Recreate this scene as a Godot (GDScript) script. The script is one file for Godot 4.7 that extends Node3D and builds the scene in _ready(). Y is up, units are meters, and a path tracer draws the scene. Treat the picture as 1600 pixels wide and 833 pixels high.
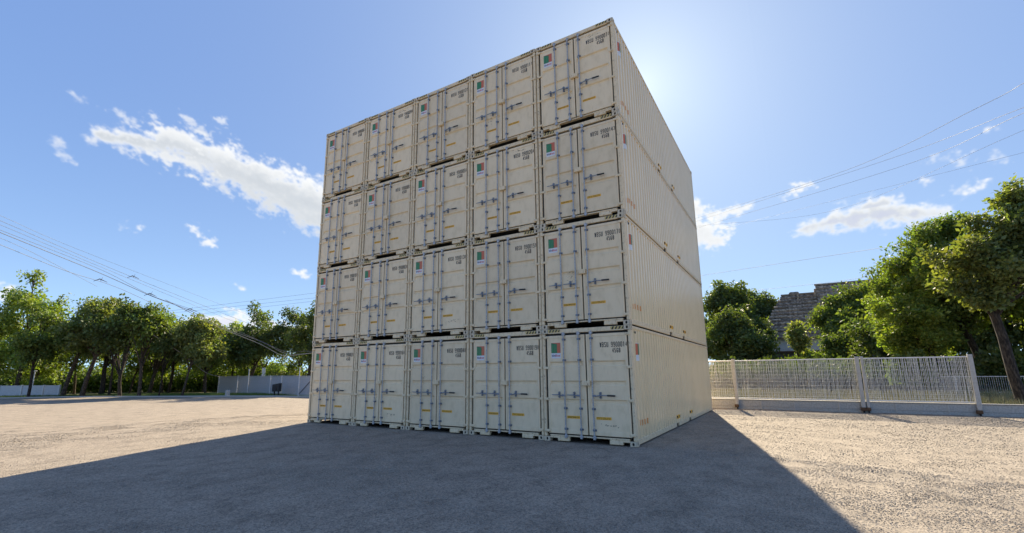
extends Node3D
# A stack of twenty cream shipping containers in a gravel yard, backlit by an afternoon sun.
# x runs along the stack's door front (0 = its left corner), y is up, +z comes towards the viewer.

const PITCH := 2.455
const TALL := 2.896
const WIDE := 2.438
const LONG := 12.19
const SUN_AZIMUTH := -13.3
const SUN_HEIGHT := 32.5

var used_names := {}
var rng := RandomNumberGenerator.new()
var ground_noise := FastNoiseLite.new()
var M := {}


# ---------------------------------------------------------------- mesh builder
class MB:
	var v := PackedVector3Array()
	var n := PackedVector3Array()
	var idx := PackedInt32Array()

	func tri(a: Vector3, b: Vector3, c: Vector3) -> void:      # a, b, c run anticlockwise seen from outside
		var nn := (b - a).cross(c - a).normalized()
		var k := v.size()
		v.append_array([a, c, b])
		n.append_array([nn, nn, nn])
		idx.append_array([k, k + 1, k + 2])

	func quad(a: Vector3, b: Vector3, c: Vector3, d: Vector3) -> void:
		var nn := (c - a).cross(d - b).normalized()
		var k := v.size()
		v.append_array([a, b, c, d])
		n.append_array([nn, nn, nn, nn])
		idx.append_array([k, k + 2, k + 1, k, k + 3, k + 2])

	func out_quad(a: Vector3, b: Vector3, c: Vector3, d: Vector3, inside: Vector3) -> void:
		if (c - a).cross(d - b).dot((a + b + c + d) / 4.0 - inside) < 0.0:
			quad(a, d, c, b)
		else:
			quad(a, b, c, d)

	func out_tri(a: Vector3, b: Vector3, c: Vector3, inside: Vector3) -> void:
		if (b - a).cross(c - a).dot((a + b + c) / 3.0 - inside) < 0.0:
			tri(a, c, b)
		else:
			tri(a, b, c)

	func box(lo: Vector3, hi: Vector3) -> void:
		var c := (lo + hi) / 2.0
		var p := []
		for i in 8:
			p.append(Vector3(hi.x if i & 1 else lo.x, hi.y if i & 2 else lo.y, hi.z if i & 4 else lo.z))
		for f in [[0, 1, 3, 2], [4, 5, 7, 6], [0, 1, 5, 4], [2, 3, 7, 6], [0, 2, 6, 4], [1, 3, 7, 5]]:
			out_quad(p[f[0]], p[f[1]], p[f[2]], p[f[3]], c)

	func cbox(lo: Vector3, hi: Vector3, ch: float) -> void:     # a box with chamfered edges
		var c := (lo + hi) / 2.0
		var h := (hi - lo) / 2.0
		var m := minf(ch, minf(h.x, minf(h.y, h.z)) * 0.9)
		var px := []
		var py := []
		var pz := []
		for i in 8:
			var s := Vector3(1 if i & 1 else -1, 1 if i & 2 else -1, 1 if i & 4 else -1)
			px.append(c + s * Vector3(h.x, h.y - m, h.z - m))
			py.append(c + s * Vector3(h.x - m, h.y, h.z - m))
			pz.append(c + s * Vector3(h.x - m, h.y - m, h.z))
		for f in [[0, 2, 6, 4], [1, 3, 7, 5]]:
			out_quad(px[f[0]], px[f[1]], px[f[2]], px[f[3]], c)
		for f in [[0, 1, 5, 4], [2, 3, 7, 6]]:
			out_quad(py[f[0]], py[f[1]], py[f[2]], py[f[3]], c)
		for f in [[0, 1, 3, 2], [4, 5, 7, 6]]:
			out_quad(pz[f[0]], pz[f[1]], pz[f[2]], pz[f[3]], c)
		for i in 8:
			out_tri(px[i], py[i], pz[i], c)
			if not i & 1:
				out_quad(py[i], py[i | 1], pz[i | 1], pz[i], c)
			if not i & 2:
				out_quad(px[i], px[i | 2], pz[i | 2], pz[i], c)
			if not i & 4:
				out_quad(px[i], px[i | 4], py[i | 4], py[i], c)

	func tube(pts: Array, radii: Array, sides := 6, cap := true) -> void:
		var first := v.size()
		var side := Vector3.ZERO
		for i in pts.size():
			var along: Vector3 = (pts[mini(i + 1, pts.size() - 1)] - pts[maxi(i - 1, 0)]).normalized()
			if side == Vector3.ZERO:
				side = along.cross(Vector3.UP if absf(along.y) < 0.9 else Vector3.RIGHT).normalized()
			else:
				side = (side - along * side.dot(along)).normalized()
			var up := along.cross(side)
			for k in sides:
				var a := TAU * k / sides
				var d := side * cos(a) + up * sin(a)
				v.append(pts[i] + d * float(radii[i]))
				n.append(d)
		for i in pts.size() - 1:
			for k in sides:
				var a := first + i * sides + k
				var b := first + i * sides + (k + 1) % sides
				idx.append_array([a, a + sides, b + sides, a, b + sides, b])
		if cap:
			for e in [0, pts.size() - 1]:
				var k0 := v.size()
				var nn: Vector3 = (pts[1] - pts[0] if e == 0 else pts[-1] - pts[-2]).normalized() * (-1.0 if e == 0 else 1.0)
				for k in sides:
					v.append(v[first + e * sides + k])
					n.append(nn)
				for k in range(1, sides - 1):
					if e == 0:
						idx.append_array([k0, k0 + k, k0 + k + 1])
					else:
						idx.append_array([k0, k0 + k + 1, k0 + k])

	func mesh() -> ArrayMesh:
		var arr := []
		arr.resize(Mesh.ARRAY_MAX)
		arr[Mesh.ARRAY_VERTEX] = v
		arr[Mesh.ARRAY_NORMAL] = n
		arr[Mesh.ARRAY_INDEX] = idx
		var m := ArrayMesh.new()
		m.add_surface_from_arrays(Mesh.PRIMITIVE_TRIANGLES, arr)
		return m


# ---------------------------------------------------------------- naming helpers
func numbered(called: String) -> String:
	if not used_names.has(called):
		used_names[called] = 0
		return called
	used_names[called] += 1
	return "%s_%03d" % [called, used_names[called]]


func tag(o: Node, label: String, category := "", group := "", kind := "") -> void:
	o.set_meta("label", label)
	if category:
		o.set_meta("category", category)
	if group:
		o.set_meta("group", group)
	if kind:
		o.set_meta("kind", kind)


func thing(called: String, label: String, category: String, at := Vector3.ZERO, group := "") -> Node3D:
	var o := Node3D.new()
	o.name = numbered(called)
	add_child(o)
	o.position = at
	tag(o, label, category, group)
	return o


func part(called: String, mesh: Mesh, mat: Material, parent: Node) -> MeshInstance3D:
	var o := MeshInstance3D.new()
	var k := 0
	var nm := called
	while parent.has_node(nm):
		k += 1
		nm = "%s_%03d" % [called, k]
	o.name = nm
	o.mesh = mesh
	o.material_override = mat
	parent.add_child(o)
	return o


func solo(called: String, mesh: Mesh, mat: Material) -> MeshInstance3D:
	var o := MeshInstance3D.new()
	o.name = numbered(called)
	o.mesh = mesh
	o.material_override = mat
	add_child(o)
	return o


func boxmesh(lo: Vector3, hi: Vector3, ch := 0.006) -> ArrayMesh:
	var b := MB.new()
	b.cbox(lo, hi, ch)
	return b.mesh()


# ---------------------------------------------------------------- materials
func noise_tex(freq: float, octaves: int, cols: PackedColorArray, offs: PackedFloat32Array, size := 512, kind := FastNoiseLite.TYPE_SIMPLEX_SMOOTH, sd := 1, normal := 0.0) -> NoiseTexture2D:
	var f := FastNoiseLite.new()
	f.noise_type = kind
	f.frequency = freq
	f.fractal_octaves = octaves
	f.seed = sd
	if kind == FastNoiseLite.TYPE_CELLULAR:
		f.fractal_type = FastNoiseLite.FRACTAL_NONE if octaves <= 1 else FastNoiseLite.FRACTAL_FBM
		f.cellular_return_type = FastNoiseLite.RETURN_DISTANCE
	var t := NoiseTexture2D.new()
	t.width = size
	t.height = size
	t.seamless = true
	t.noise = f
	if normal > 0.0:
		t.as_normal_map = true
		t.bump_strength = normal
	else:
		var g := Gradient.new()
		g.offsets = offs
		g.colors = cols
		t.color_ramp = g
	return t


func plain(col: Color, rough := 0.6, metal := 0.0) -> StandardMaterial3D:
	var m := StandardMaterial3D.new()
	m.albedo_color = col
	m.roughness = rough
	m.metallic = metal
	return m


func lin(r: float, g: float, b: float) -> Color:
	return Color(r, g, b).linear_to_srgb()


func grained(col: Color, rough: float, tex: Texture2D, scale: Vector3, metal := 0.0) -> StandardMaterial3D:
	var m := plain(col, rough, metal)
	m.albedo_texture = tex
	m.uv1_triplanar = true
	m.uv1_world_triplanar = true
	m.uv1_scale = scale
	return m


func add_wear(m: StandardMaterial3D, tex: Texture2D, scale: Vector3) -> void:
	m.detail_enabled = true
	m.detail_albedo = tex
	m.detail_blend_mode = BaseMaterial3D.BLEND_MODE_MIX
	m.detail_uv_layer = BaseMaterial3D.DETAIL_UV_2
	m.uv2_triplanar = true
	m.uv2_world_triplanar = true
	m.uv2_scale = scale


func make_materials() -> void:
	var grime := noise_tex(0.012, 5, [Color(0.94, 0.93, 0.905), Color(0.98, 0.978, 0.97), Color(1, 1, 1)], [0.15, 0.45, 0.75], 512, FastNoiseLite.TYPE_SIMPLEX_SMOOTH, 3)
	var rust_spots := noise_tex(0.02, 5, [Color(0.30, 0.17, 0.09, 0.0), Color(0.36, 0.22, 0.12, 0.0), Color(0.33, 0.19, 0.10, 0.55), Color(0.22, 0.12, 0.07, 0.9)], [0.0, 0.80, 0.88, 0.96], 512, FastNoiseLite.TYPE_SIMPLEX_SMOOTH, 11)
	var rust_more := noise_tex(0.015, 5, [Color(0.42, 0.30, 0.18, 0.0), Color(0.42, 0.30, 0.18, 0.0), Color(0.40, 0.28, 0.17, 0.3), Color(0.28, 0.16, 0.09, 0.7)], [0.0, 0.62, 0.78, 0.92], 512, FastNoiseLite.TYPE_SIMPLEX_SMOOTH, 17)
	var streaks := noise_tex(0.016, 4, [Color(0.50, 0.41, 0.26, 0.09), Color(0.55, 0.47, 0.33, 0.03), Color(0.55, 0.47, 0.33, 0.0), Color(1, 1, 1, 0.0)], [0.10, 0.24, 0.36, 1.0], 512, FastNoiseLite.TYPE_SIMPLEX_SMOOTH, 23)
	var cream := lin(0.83, 0.665, 0.41)
	M.door_paint = grained(cream, 0.5, noise_tex(0.015, 5, [Color(0.955, 0.95, 0.935), Color(0.99, 0.988, 0.985), Color(1, 1, 1)], [0.15, 0.42, 0.7], 512, FastNoiseLite.TYPE_SIMPLEX_SMOOTH, 71), Vector3(0.5, 0.28, 0.5))
	add_wear(M.door_paint, streaks, Vector3(1.7, 0.33, 1.7))
	for k in 3:
		M["door_paint%d" % k] = M.door_paint.duplicate()
		M["door_paint%d" % k].albedo_color = lin(0.83, 0.672, 0.44) * [1.0, 0.975, 1.015][k]
	M.wall_paint = grained(cream, 0.25, noise_tex(0.012, 4, [Color(0.965, 0.96, 0.95), Color(1, 1, 1)], [0.2, 0.7], 512, FastNoiseLite.TYPE_SIMPLEX_SMOOTH, 61), Vector3(0.15, 0.08, 0.15))
	M.frame_paint = grained(lin(0.80, 0.65, 0.425), 0.6, grime, Vector3(0.9, 0.6, 0.9))
	add_wear(M.frame_paint, rust_more, Vector3(1.3, 0.9, 1.3))
	M.casting_paint = grained(lin(0.64, 0.55, 0.40), 0.65, grime, Vector3(1.4, 1.4, 1.4))
	add_wear(M.casting_paint, rust_more, Vector3(2.6, 2.6, 2.6))
	M.roof_paint = grained(cream, 0.6, grime, Vector3(0.3, 0.3, 0.3))
	add_wear(M.roof_paint, rust_spots, Vector3(0.5, 0.5, 0.5))
	var zinc := noise_tex(0.05, 4, [Color(0.72, 0.74, 0.78), Color(1, 1, 1)], [0.25, 0.75], 256, FastNoiseLite.TYPE_SIMPLEX_SMOOTH, 5)
	M.zinc = grained(lin(0.54, 0.55, 0.55), 0.45, zinc, Vector3(2, 2, 2), 0.25)
	M.zinc_dark = grained(lin(0.30, 0.33, 0.37), 0.5, zinc, Vector3(3, 3, 3), 0.5)
	M.rubber = plain(lin(0.012, 0.012, 0.014), 0.75)
	M.stain = plain(lin(0.40, 0.32, 0.21), 0.8)
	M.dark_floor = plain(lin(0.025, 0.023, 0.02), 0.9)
	M.ink = plain(lin(0.018, 0.018, 0.022), 0.6)
	M.label_yellow = plain(lin(0.88, 0.46, 0.035), 0.5)
	M.label_orange = plain(lin(0.72, 0.25, 0.04), 0.55)
	M.hazard_yellow = grained(lin(0.60, 0.47, 0.17), 0.55, grime, Vector3(3, 3, 3))
	M.sign_white = plain(lin(0.70, 0.72, 0.74), 0.4)
	M.sign_red = plain(lin(0.58, 0.15, 0.075), 0.45)
	M.sign_green = plain(lin(0.03, 0.18, 0.075), 0.45)
	M.sign_green_light = plain(lin(0.10, 0.36, 0.15), 0.45)
	M.sign_navy = plain(lin(0.02, 0.04, 0.12), 0.45)
	M.sign_text_red = plain(lin(0.5, 0.03, 0.04), 0.45)
	M.black_plastic = plain(lin(0.014, 0.015, 0.017), 0.5)

	# gravel: fine grains, lighter dust lanes
	var grains := noise_tex(0.075, 1, [Color(0.74, 0.73, 0.72), Color(0.90, 0.895, 0.89), Color(1.0, 0.99, 0.97)], [0.1, 0.45, 0.8], 1024, FastNoiseLite.TYPE_CELLULAR, 7)
	grains.noise.cellular_return_type = FastNoiseLite.RETURN_CELL_VALUE
	var lanes := noise_tex(0.012, 7, [Color(0.84, 0.835, 0.83), Color(0.95, 0.945, 0.94), Color(1, 1, 1)], [0.22, 0.46, 0.72], 1024, FastNoiseLite.TYPE_SIMPLEX_SMOOTH, 8)
	lanes.noise.fractal_gain = 0.72
	M.gravel = grained(lin(0.375, 0.32, 0.255), 0.95, grains, Vector3(0.6, 0.6, 0.6))
	add_wear(M.gravel, lanes, Vector3(0.10, 0.10, 0.07))
	M.gravel.detail_blend_mode = BaseMaterial3D.BLEND_MODE_MUL
	M.gravel.heightmap_enabled = true
	M.gravel.heightmap_flip_texture = true
	M.gravel.heightmap_scale = 0.6
	M.gravel.heightmap_texture = noise_tex(0.075, 1, [Color(0, 0, 0), Color(1, 1, 1)], [0.0, 1.0], 1024, FastNoiseLite.TYPE_CELLULAR, 7)
	M.stone = plain(Color.WHITE, 0.9)
	M.stone.vertex_color_use_as_albedo = true

	var turf := noise_tex(0.02, 5, [Color(0.35, 0.36, 0.30), Color(0.85, 0.9, 0.75), Color(1.0, 0.95, 0.75)], [0.2, 0.5, 0.8], 512, FastNoiseLite.TYPE_SIMPLEX_SMOOTH, 31)
	M.turf = grained(lin(0.24, 0.22, 0.12), 0.95, turf, Vector3(0.15, 0.15, 0.15))
	M.concrete = grained(lin(0.50, 0.485, 0.45), 0.85, noise_tex(0.03, 5, [Color(0.88, 0.875, 0.865), Color(0.96, 0.96, 0.955), Color(1, 1, 1)], [0.2, 0.5, 0.8], 512, FastNoiseLite.TYPE_SIMPLEX_SMOOTH, 41), Vector3(0.8, 0.8, 0.8))
	add_wear(M.concrete, streaks, Vector3(1.2, 0.5, 1.2))
	M.ballast = grained(lin(0.58, 0.50, 0.42), 0.95, grains, Vector3(0.5, 0.5, 0.5))
	M.galvanised = grained(lin(0.78, 0.77, 0.73), 0.5, zinc, Vector3(1.5, 1.5, 1.5), 0.1)
	M.pale_post = grained(lin(0.50, 0.48, 0.44), 0.7, grime, Vector3(1, 1, 1))
	M.rust_iron = plain(lin(0.13, 0.07, 0.035), 0.85)
	M.dark_steel = plain(lin(0.025, 0.022, 0.022), 0.7)
	M.slat_grey = grained(lin(0.44, 0.44, 0.46), 0.6, grime, Vector3(0.7, 0.7, 0.7))
	M.panel_grey = grained(lin(0.55, 0.56, 0.59), 0.6, grime, Vector3(0.7, 0.7, 0.7))
	M.post_white = plain(lin(0.66, 0.66, 0.66), 0.5)
	M.wall_white = grained(lin(0.72, 0.72, 0.70), 0.75, grime, Vector3(0.5, 0.5, 0.5))
	M.wall_grey = grained(lin(0.17, 0.155, 0.15), 0.85, grime, Vector3(0.5, 0.5, 0.5))
	M.window_glass = plain(lin(0.03, 0.04, 0.05), 0.08)
	M.ledge_brown = plain(lin(0.15, 0.085, 0.05), 0.8)
	M.roof_slate = grained(lin(0.10, 0.125, 0.16), 0.7, grime, Vector3(1, 1, 1))
	M.cable = plain(lin(0.12, 0.12, 0.125), 0.6)
	M.cable_pale = plain(lin(0.36, 0.33, 0.27), 0.7)
	var bark := noise_tex(0.03, 5, [Color(0.45, 0.42, 0.38), Color(1, 0.97, 0.92)], [0.3, 0.75], 256, FastNoiseLite.TYPE_SIMPLEX_SMOOTH, 51)
	M.bark = grained(lin(0.15, 0.12, 0.095), 0.95, bark, Vector3(2.0, 0.5, 2.0))
	M.bark_dark = grained(lin(0.085, 0.07, 0.058), 0.95, bark, Vector3(2.0, 0.5, 2.0))
	M.blade = plain(Color.WHITE, 0.7)
	M.blade.vertex_color_use_as_albedo = true
	M.leaf = plain(Color.WHITE, 0.55)
	M.leaf.vertex_color_use_as_albedo = true
	M.leaf.backlight_enabled = true
	M.leaf.backlight = Color(0.98, 1.0, 0.58)
	for k in 3:
		M["plank%d" % k] = grained([lin(0.57, 0.47, 0.38), lin(0.68, 0.55, 0.42), lin(0.46, 0.385, 0.32)][k], 0.9, bark, Vector3(0.3, 2.0, 0.3))


# ---------------------------------------------------------------- sky
func sky_dir(az: float, el: float) -> Vector3:
	var a := deg_to_rad(az)
	var e := deg_to_rad(el)
	return Vector3(sin(a) * cos(e), sin(e), -cos(a) * cos(e))


func clear_sky(dir: Vector3, sun: Vector3) -> Vector3:
	var el := rad_to_deg(asin(clampf(dir.y, -1.0, 1.0)))
	if el < 0.0:
		return Vector3(0.24, 0.21, 0.16)
	var c := Vector3(0.094, 0.168, 0.366) + Vector3(0.03, 0.066, 0.12) * exp(-el / 30.0) + Vector3(0.27, 0.36, 0.30) * exp(-el / 9.0)
	var ang := rad_to_deg(acos(clampf(dir.dot(sun), -1.0, 1.0)))
	c += Vector3(0.34, 0.335, 0.23) * exp(-ang / 18.0) + Vector3(0.06, 0.058, 0.05) * exp(-ang / 4.0)
	c *= 0.725
	return c


func make_sky() -> PanoramaSkyMaterial:
	var sun := sky_dir(SUN_AZIMUTH, SUN_HEIGHT)
	var w := 512
	var h := 256
	var low := PackedFloat32Array()
	low.resize(w * h * 4)
	for j in h:
		var el := 90.0 - 180.0 * (j + 0.5) / h
		for i in w:
			var c := clear_sky(sky_dir(360.0 * (i + 0.5) / w, el), sun)
			var k := (j * w + i) * 4
			low[k] = c.x
			low[k + 1] = c.y
			low[k + 2] = c.z
			low[k + 3] = 1.0
	var im := Image.create_from_data(w, h, false, Image.FORMAT_RGBAF, low.to_byte_array())
	var W := 4096
	var H := 2048
	im.resize(W, H, Image.INTERPOLATE_BILINEAR)
	var px := im.get_data().to_float32_array()
	var f := FastNoiseLite.new()
	f.noise_type = FastNoiseLite.TYPE_SIMPLEX_SMOOTH
	f.frequency = 0.22
	f.fractal_octaves = 6
	f.fractal_gain = 0.55
	f.seed = 4
	# each cloud: [lobes [az, el, az, el, r0, r1], raggedness, thickness]
	var clouds := [
		[[[-75.0, 22.0, -69.0, 22.8, 1.0, 1.9], [-69.5, 23.0, -61.0, 21.0, 2.0, 2.8], [-61.0, 21.0, -52.0, 18.6, 2.9, 3.9], [-52.0, 18.6, -42.0, 16.2, 3.9, 4.4]], 0.68, 1.0],
		[[[-74.0, 23.4, -66.0, 25.0, 0.6, 1.2], [-70.5, 21.4, -66.0, 21.6, 0.8, 1.3]], 1.9, 0.35],
		[[[2.6, 14.6, 6.0, 14.9, 1.0, 1.5], [6.0, 14.9, 10.0, 14.8, 1.7, 1.6], [10.0, 14.4, 13.2, 13.9, 1.3, 0.8], [7.2, 15.6, 9.6, 15.7, 1.1, 1.0]], 0.62, 1.0],
		[[[12.6, 15.2, 15.2, 15.8, 0.35, 0.5]], 1.6, 0.4],
		[[[-8.8, 16.0, -6.5, 15.4, 2.6, 2.2], [-8.0, 18.4, -6.4, 17.6, 1.2, 0.9], [-5.4, 17.2, -2.6, 17.8, 0.8, 0.7], [-6.0, 14.6, -3.9, 15.6, 1.2, 0.6], [-12.0, 15.0, -8.8, 16.0, 2.4, 2.6]], 0.75, 0.45],
		[[[1.6, 18.5, 3.2, 18.9, 0.75, 0.6]], 1.1, 0.4],
		[[[13.4, 18.6, 17.4, 17.4, 0.45, 0.55]], 1.5, 0.4],
		[[[12.6, 17.0, 13.2, 17.0, 0.35, 0.3]], 1.3, 0.3],
		[[[15.4, 15.5, 16.4, 15.6, 0.3, 0.3]], 1.3, 0.3],
		[[[17.0, 20.1, 17.6, 20.1, 0.25, 0.25]], 1.3, 0.3],
		[[[-71.9, 14.5, -70.9, 14.1, 0.45, 0.4]], 0.9, 0.35],
		[[[-66.2, 14.9, -65.0, 14.0, 0.5, 0.65]], 1.1, 0.4],
		[[[-62.2, 9.6, -61.4, 9.2, 0.3, 0.25]], 1.0, 0.3],
		[[[-56.2, 11.5, -54.8, 11.0, 0.35, 0.4]], 1.2, 0.35],
		[[[-77.1, 24.8, -76.7, 24.6, 0.4, 0.35]], 1.4, 0.25],
		[[[-77.6, 20.6, -76.9, 19.6, 0.4, 0.5]], 1.6, 0.3],
		[[[-80.0, 7.0, -78.6, 6.8, 0.9, 0.6]], 1.2, 0.4],
		[[[-67.0, 4.6, -62.0, 5.6, 1.2, 1.5], [-62.0, 5.2, -57.0, 5.4, 1.3, 1.0], [-57.0, 5.2, -47.0, 6.2, 0.9, 1.0]], 1.0, 0.6],
	]
	var r := RandomNumberGenerator.new()
	r.seed = 77
	for k in 16:                                                   # the same broken cloud goes on all round
		var az := 45.0 + 17.0 * k + r.randf_range(-6, 6)
		var el := r.randf_range(9.0, 34.0)
		if az > 262.0:
			continue
		az = az - 360.0 if az > 180.0 else az
		var ww := r.randf_range(2.0, 7.0)
		clouds.append([[[az - ww, el, az, el + r.randf_range(-0.5, 1.0), ww * 0.22, ww * 0.34], [az, el + 0.4, az + ww, el, ww * 0.34, ww * 0.2]], 1.1, 0.8])
	for cl in clouds:
		var a0 := 999.0
		var a1 := -999.0
		var e0 := 999.0
		var e1 := -999.0
		for l in cl[0]:
			var m: float = maxf(l[4], l[5]) * 1.5
			var ce := cos(deg_to_rad(maxf(l[1], l[3])))
			a0 = minf(a0, minf(l[0], l[2]) - m / ce)
			a1 = maxf(a1, maxf(l[0], l[2]) + m / ce)
			e0 = minf(e0, minf(l[1], l[3]) - m)
			e1 = maxf(e1, maxf(l[1], l[3]) + m)
		e0 = maxf(e0, 0.3)
		var rag: float = cl[1]
		var thick: float = cl[2]
		for j in range(int((90.0 - e1) / 180.0 * H), int((90.0 - e0) / 180.0 * H) + 1):
			var el := 90.0 - 180.0 * (j + 0.5) / H
			var ce := cos(deg_to_rad(el))
			for i in range(floori(a0 / 360.0 * W), floori(a1 / 360.0 * W) + 1):
				var az := 360.0 * (i + 0.5) / W
				var best := -99.0
				var size := 1.0
				var low_side := 0.0
				var p := Vector2(az * ce, el)
				for l in cl[0]:
					var pa := Vector2(l[0] * ce, l[1])
					var pb := Vector2(l[2] * ce, l[3])
					var t := clampf((p - pa).dot(pb - pa) / maxf((pb - pa).length_squared(), 1e-6), 0.0, 1.0)
					var rr := lerpf(l[4], l[5], t)
					var q := p - pa.lerp(pb, t)
					var inside := rr - q.length()
					if inside > best:
						best = inside
						size = rr
						low_side = -q.y / rr
				if best < -1.6 - 0.4 * size:
					continue
				var amp := sqrt(minf(size, 3.0)) * rag
				var n1 := f.get_noise_2d(az * ce * 2.0 + 40.0, el * 2.6)
				var n2 := f.get_noise_2d(az * ce * 6.5, el * 7.5 + 90.0)
				var d := best + amp * (1.5 * n1 + 0.6 * n2) - 0.10 * amp
				var soft := 0.62 + 0.34 * size + 0.5 * maxf(rag - 1.0, 0.0)
				var alpha := smoothstep(-0.10, soft, d)
				if alpha <= 0.0:
					continue
				if rag > 1.3:
					alpha *= 0.6
				var deep := smoothstep(0.05, 1.15, (d + 0.55 * best) * 0.62 / maxf(size, 0.6) + 0.42 * low_side + 0.10 * n2 + 0.15) * thick * smoothstep(0.0, 1.4, d)
				var c := Vector3(0.43, 0.434, 0.434).lerp(Vector3(0.255, 0.275, 0.30), deep * 0.9)
				c *= 0.99 + 0.06 * n2
				var k := (((j * W) + posmod(i, W)) * 4)
				px[k] = lerpf(px[k], maxf(c.x, px[k]), alpha)
				px[k + 1] = lerpf(px[k + 1], maxf(c.y, px[k + 1] * 0.95), alpha)
				px[k + 2] = lerpf(px[k + 2], maxf(c.z, px[k + 2] * 0.85), alpha)
	var full := Image.create_from_data(W, H, false, Image.FORMAT_RGBAF, px.to_byte_array())
	var m := PanoramaSkyMaterial.new()
	m.panorama = ImageTexture.create_from_image(full)
	return m


# ---------------------------------------------------------------- ground
func ground_y(x: float, z: float) -> float:
	var dx := maxf(maxf(-x, x - 12.28), 0.0)
	var dz := maxf(maxf(z, -12.2 - z), 0.0)
	var d := sqrt(dx * dx + dz * dz)
	var y := -0.028 * minf(d, 10.0)
	y *= 1.0 - smoothstep(-5.5, -12.5, z) * smoothstep(0.0, 12.0, x)
	var soft := clampf(d / 3.0, 0.0, 1.0)
	return y + soft * (0.014 * ground_noise.get_noise_2d(x * 3.0, z * 3.0) + 0.02 * ground_noise.get_noise_2d(x + 50.0, z))


func yard_back(x: float) -> float:
	var k := [[-400.0, 400.0], [-60.0, 12.0], [-48.7, -2.1], [-45.8, -5.9], [-37.4, -10.1], [-31.8, -13.2], [-26.0, -15.6], [-22.0, -16.1], [-5.0, -16.1], [11.0, -13.8], [400.0, -13.8]]
	for i in k.size() - 1:
		if x <= k[i + 1][0]:
			return lerpf(k[i][1], k[i + 1][1], (x - k[i][0]) / (k[i + 1][0] - k[i][0]))
	return -13.8


func terrain_y(x: float, z: float) -> float:
	var right := smoothstep(2.0, 11.0, x)
	var y := -0.34
	if z < -13.84:
		var back := 0.30 + 0.28 * smoothstep(-14.0, -18.0, z) + 0.55 * smoothstep(-18.0, -30.0, z) + 1.3 * smoothstep(-34.0, -60.0, z)
		y = lerpf(y, back, right)
	elif x > 30.0:
		y = -0.34
	return y + 0.05 * ground_noise.get_noise_2d(x * 0.7, z * 0.7 + 200.0) - 0.03


func grid_mesh(xs: Array, zs_of: Callable, rows: int, height: Callable) -> ArrayMesh:
	var v := PackedVector3Array()
	var idx := PackedInt32Array()
	for x in xs:
		for r in rows:
			var z: float = zs_of.call(x, float(r) / (rows - 1))
			v.append(Vector3(x, height.call(x, z), z))
	for i in xs.size() - 1:
		for r in rows - 1:
			var a := i * rows + r
			idx.append_array([a, a + rows, a + rows + 1, a, a + rows + 1, a + 1])
	var n := PackedVector3Array()
	n.resize(v.size())
	for t in range(0, idx.size(), 3):
		var nn := (v[idx[t + 2]] - v[idx[t]]).cross(v[idx[t + 1]] - v[idx[t]])
		for k in 3:
			n[idx[t + k]] += nn
	for k in n.size():
		n[k] = n[k].normalized() * (1.0 if n[k].y > 0.0 else -1.0)
	var arr := []
	arr.resize(Mesh.ARRAY_MAX)
	arr[Mesh.ARRAY_VERTEX] = v
	arr[Mesh.ARRAY_NORMAL] = n
	arr[Mesh.ARRAY_INDEX] = idx
	var m := ArrayMesh.new()
	m.add_surface_from_arrays(Mesh.PRIMITIVE_TRIANGLES, arr)
	return m


func spread(called: String, mesh: Mesh, mat: Material, buf: PackedFloat32Array, count: int, parent: Node) -> MultiMeshInstance3D:
	var mm := MultiMesh.new()
	mm.transform_format = MultiMesh.TRANSFORM_3D
	mm.use_colors = true
	mm.mesh = mesh
	mm.instance_count = count
	mm.buffer = buf
	var o := MultiMeshInstance3D.new()
	o.name = called if parent != self else numbered(called)
	o.multimesh = mm
	o.material_override = mat
	parent.add_child(o, true)
	o.set_meta("kind", "stuff")
	return o


func put(buf: PackedFloat32Array, b: Basis, o: Vector3, c: Color) -> void:
	buf.append_array([b.x.x, b.y.x, b.z.x, o.x, b.x.y, b.y.y, b.z.y, o.y, b.x.z, b.y.z, b.z.z, o.z, c.r, c.g, c.b, 1.0])


func rock_mesh(sd: int) -> ArrayMesh:
	var r := RandomNumberGenerator.new()
	r.seed = sd
	var t := 1.618
	var base := []
	for s in [-1.0, 1.0]:
		for u in [-t, t]:
			base.append(Vector3(s, u, 0).normalized())
			base.append(Vector3(0, s, u).normalized())
			base.append(Vector3(u, 0, s).normalized())
	for i in base.size():
		base[i] = base[i] * r.randf_range(0.72, 1.18) * Vector3(1.0, 0.72, 0.86)
	var b := MB.new()
	for i in 12:
		for j in range(i + 1, 12):
			for k in range(j + 1, 12):
				var ok := true
				for e in [[i, j], [j, k], [i, k]]:
					var p: Vector3 = base[e[0]].normalized()
					if p.distance_to(base[e[1]].normalized()) > 1.25:
						ok = false
				if ok:
					b.out_tri(base[i], base[j], base[k], Vector3.ZERO)
	return b.mesh()


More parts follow.
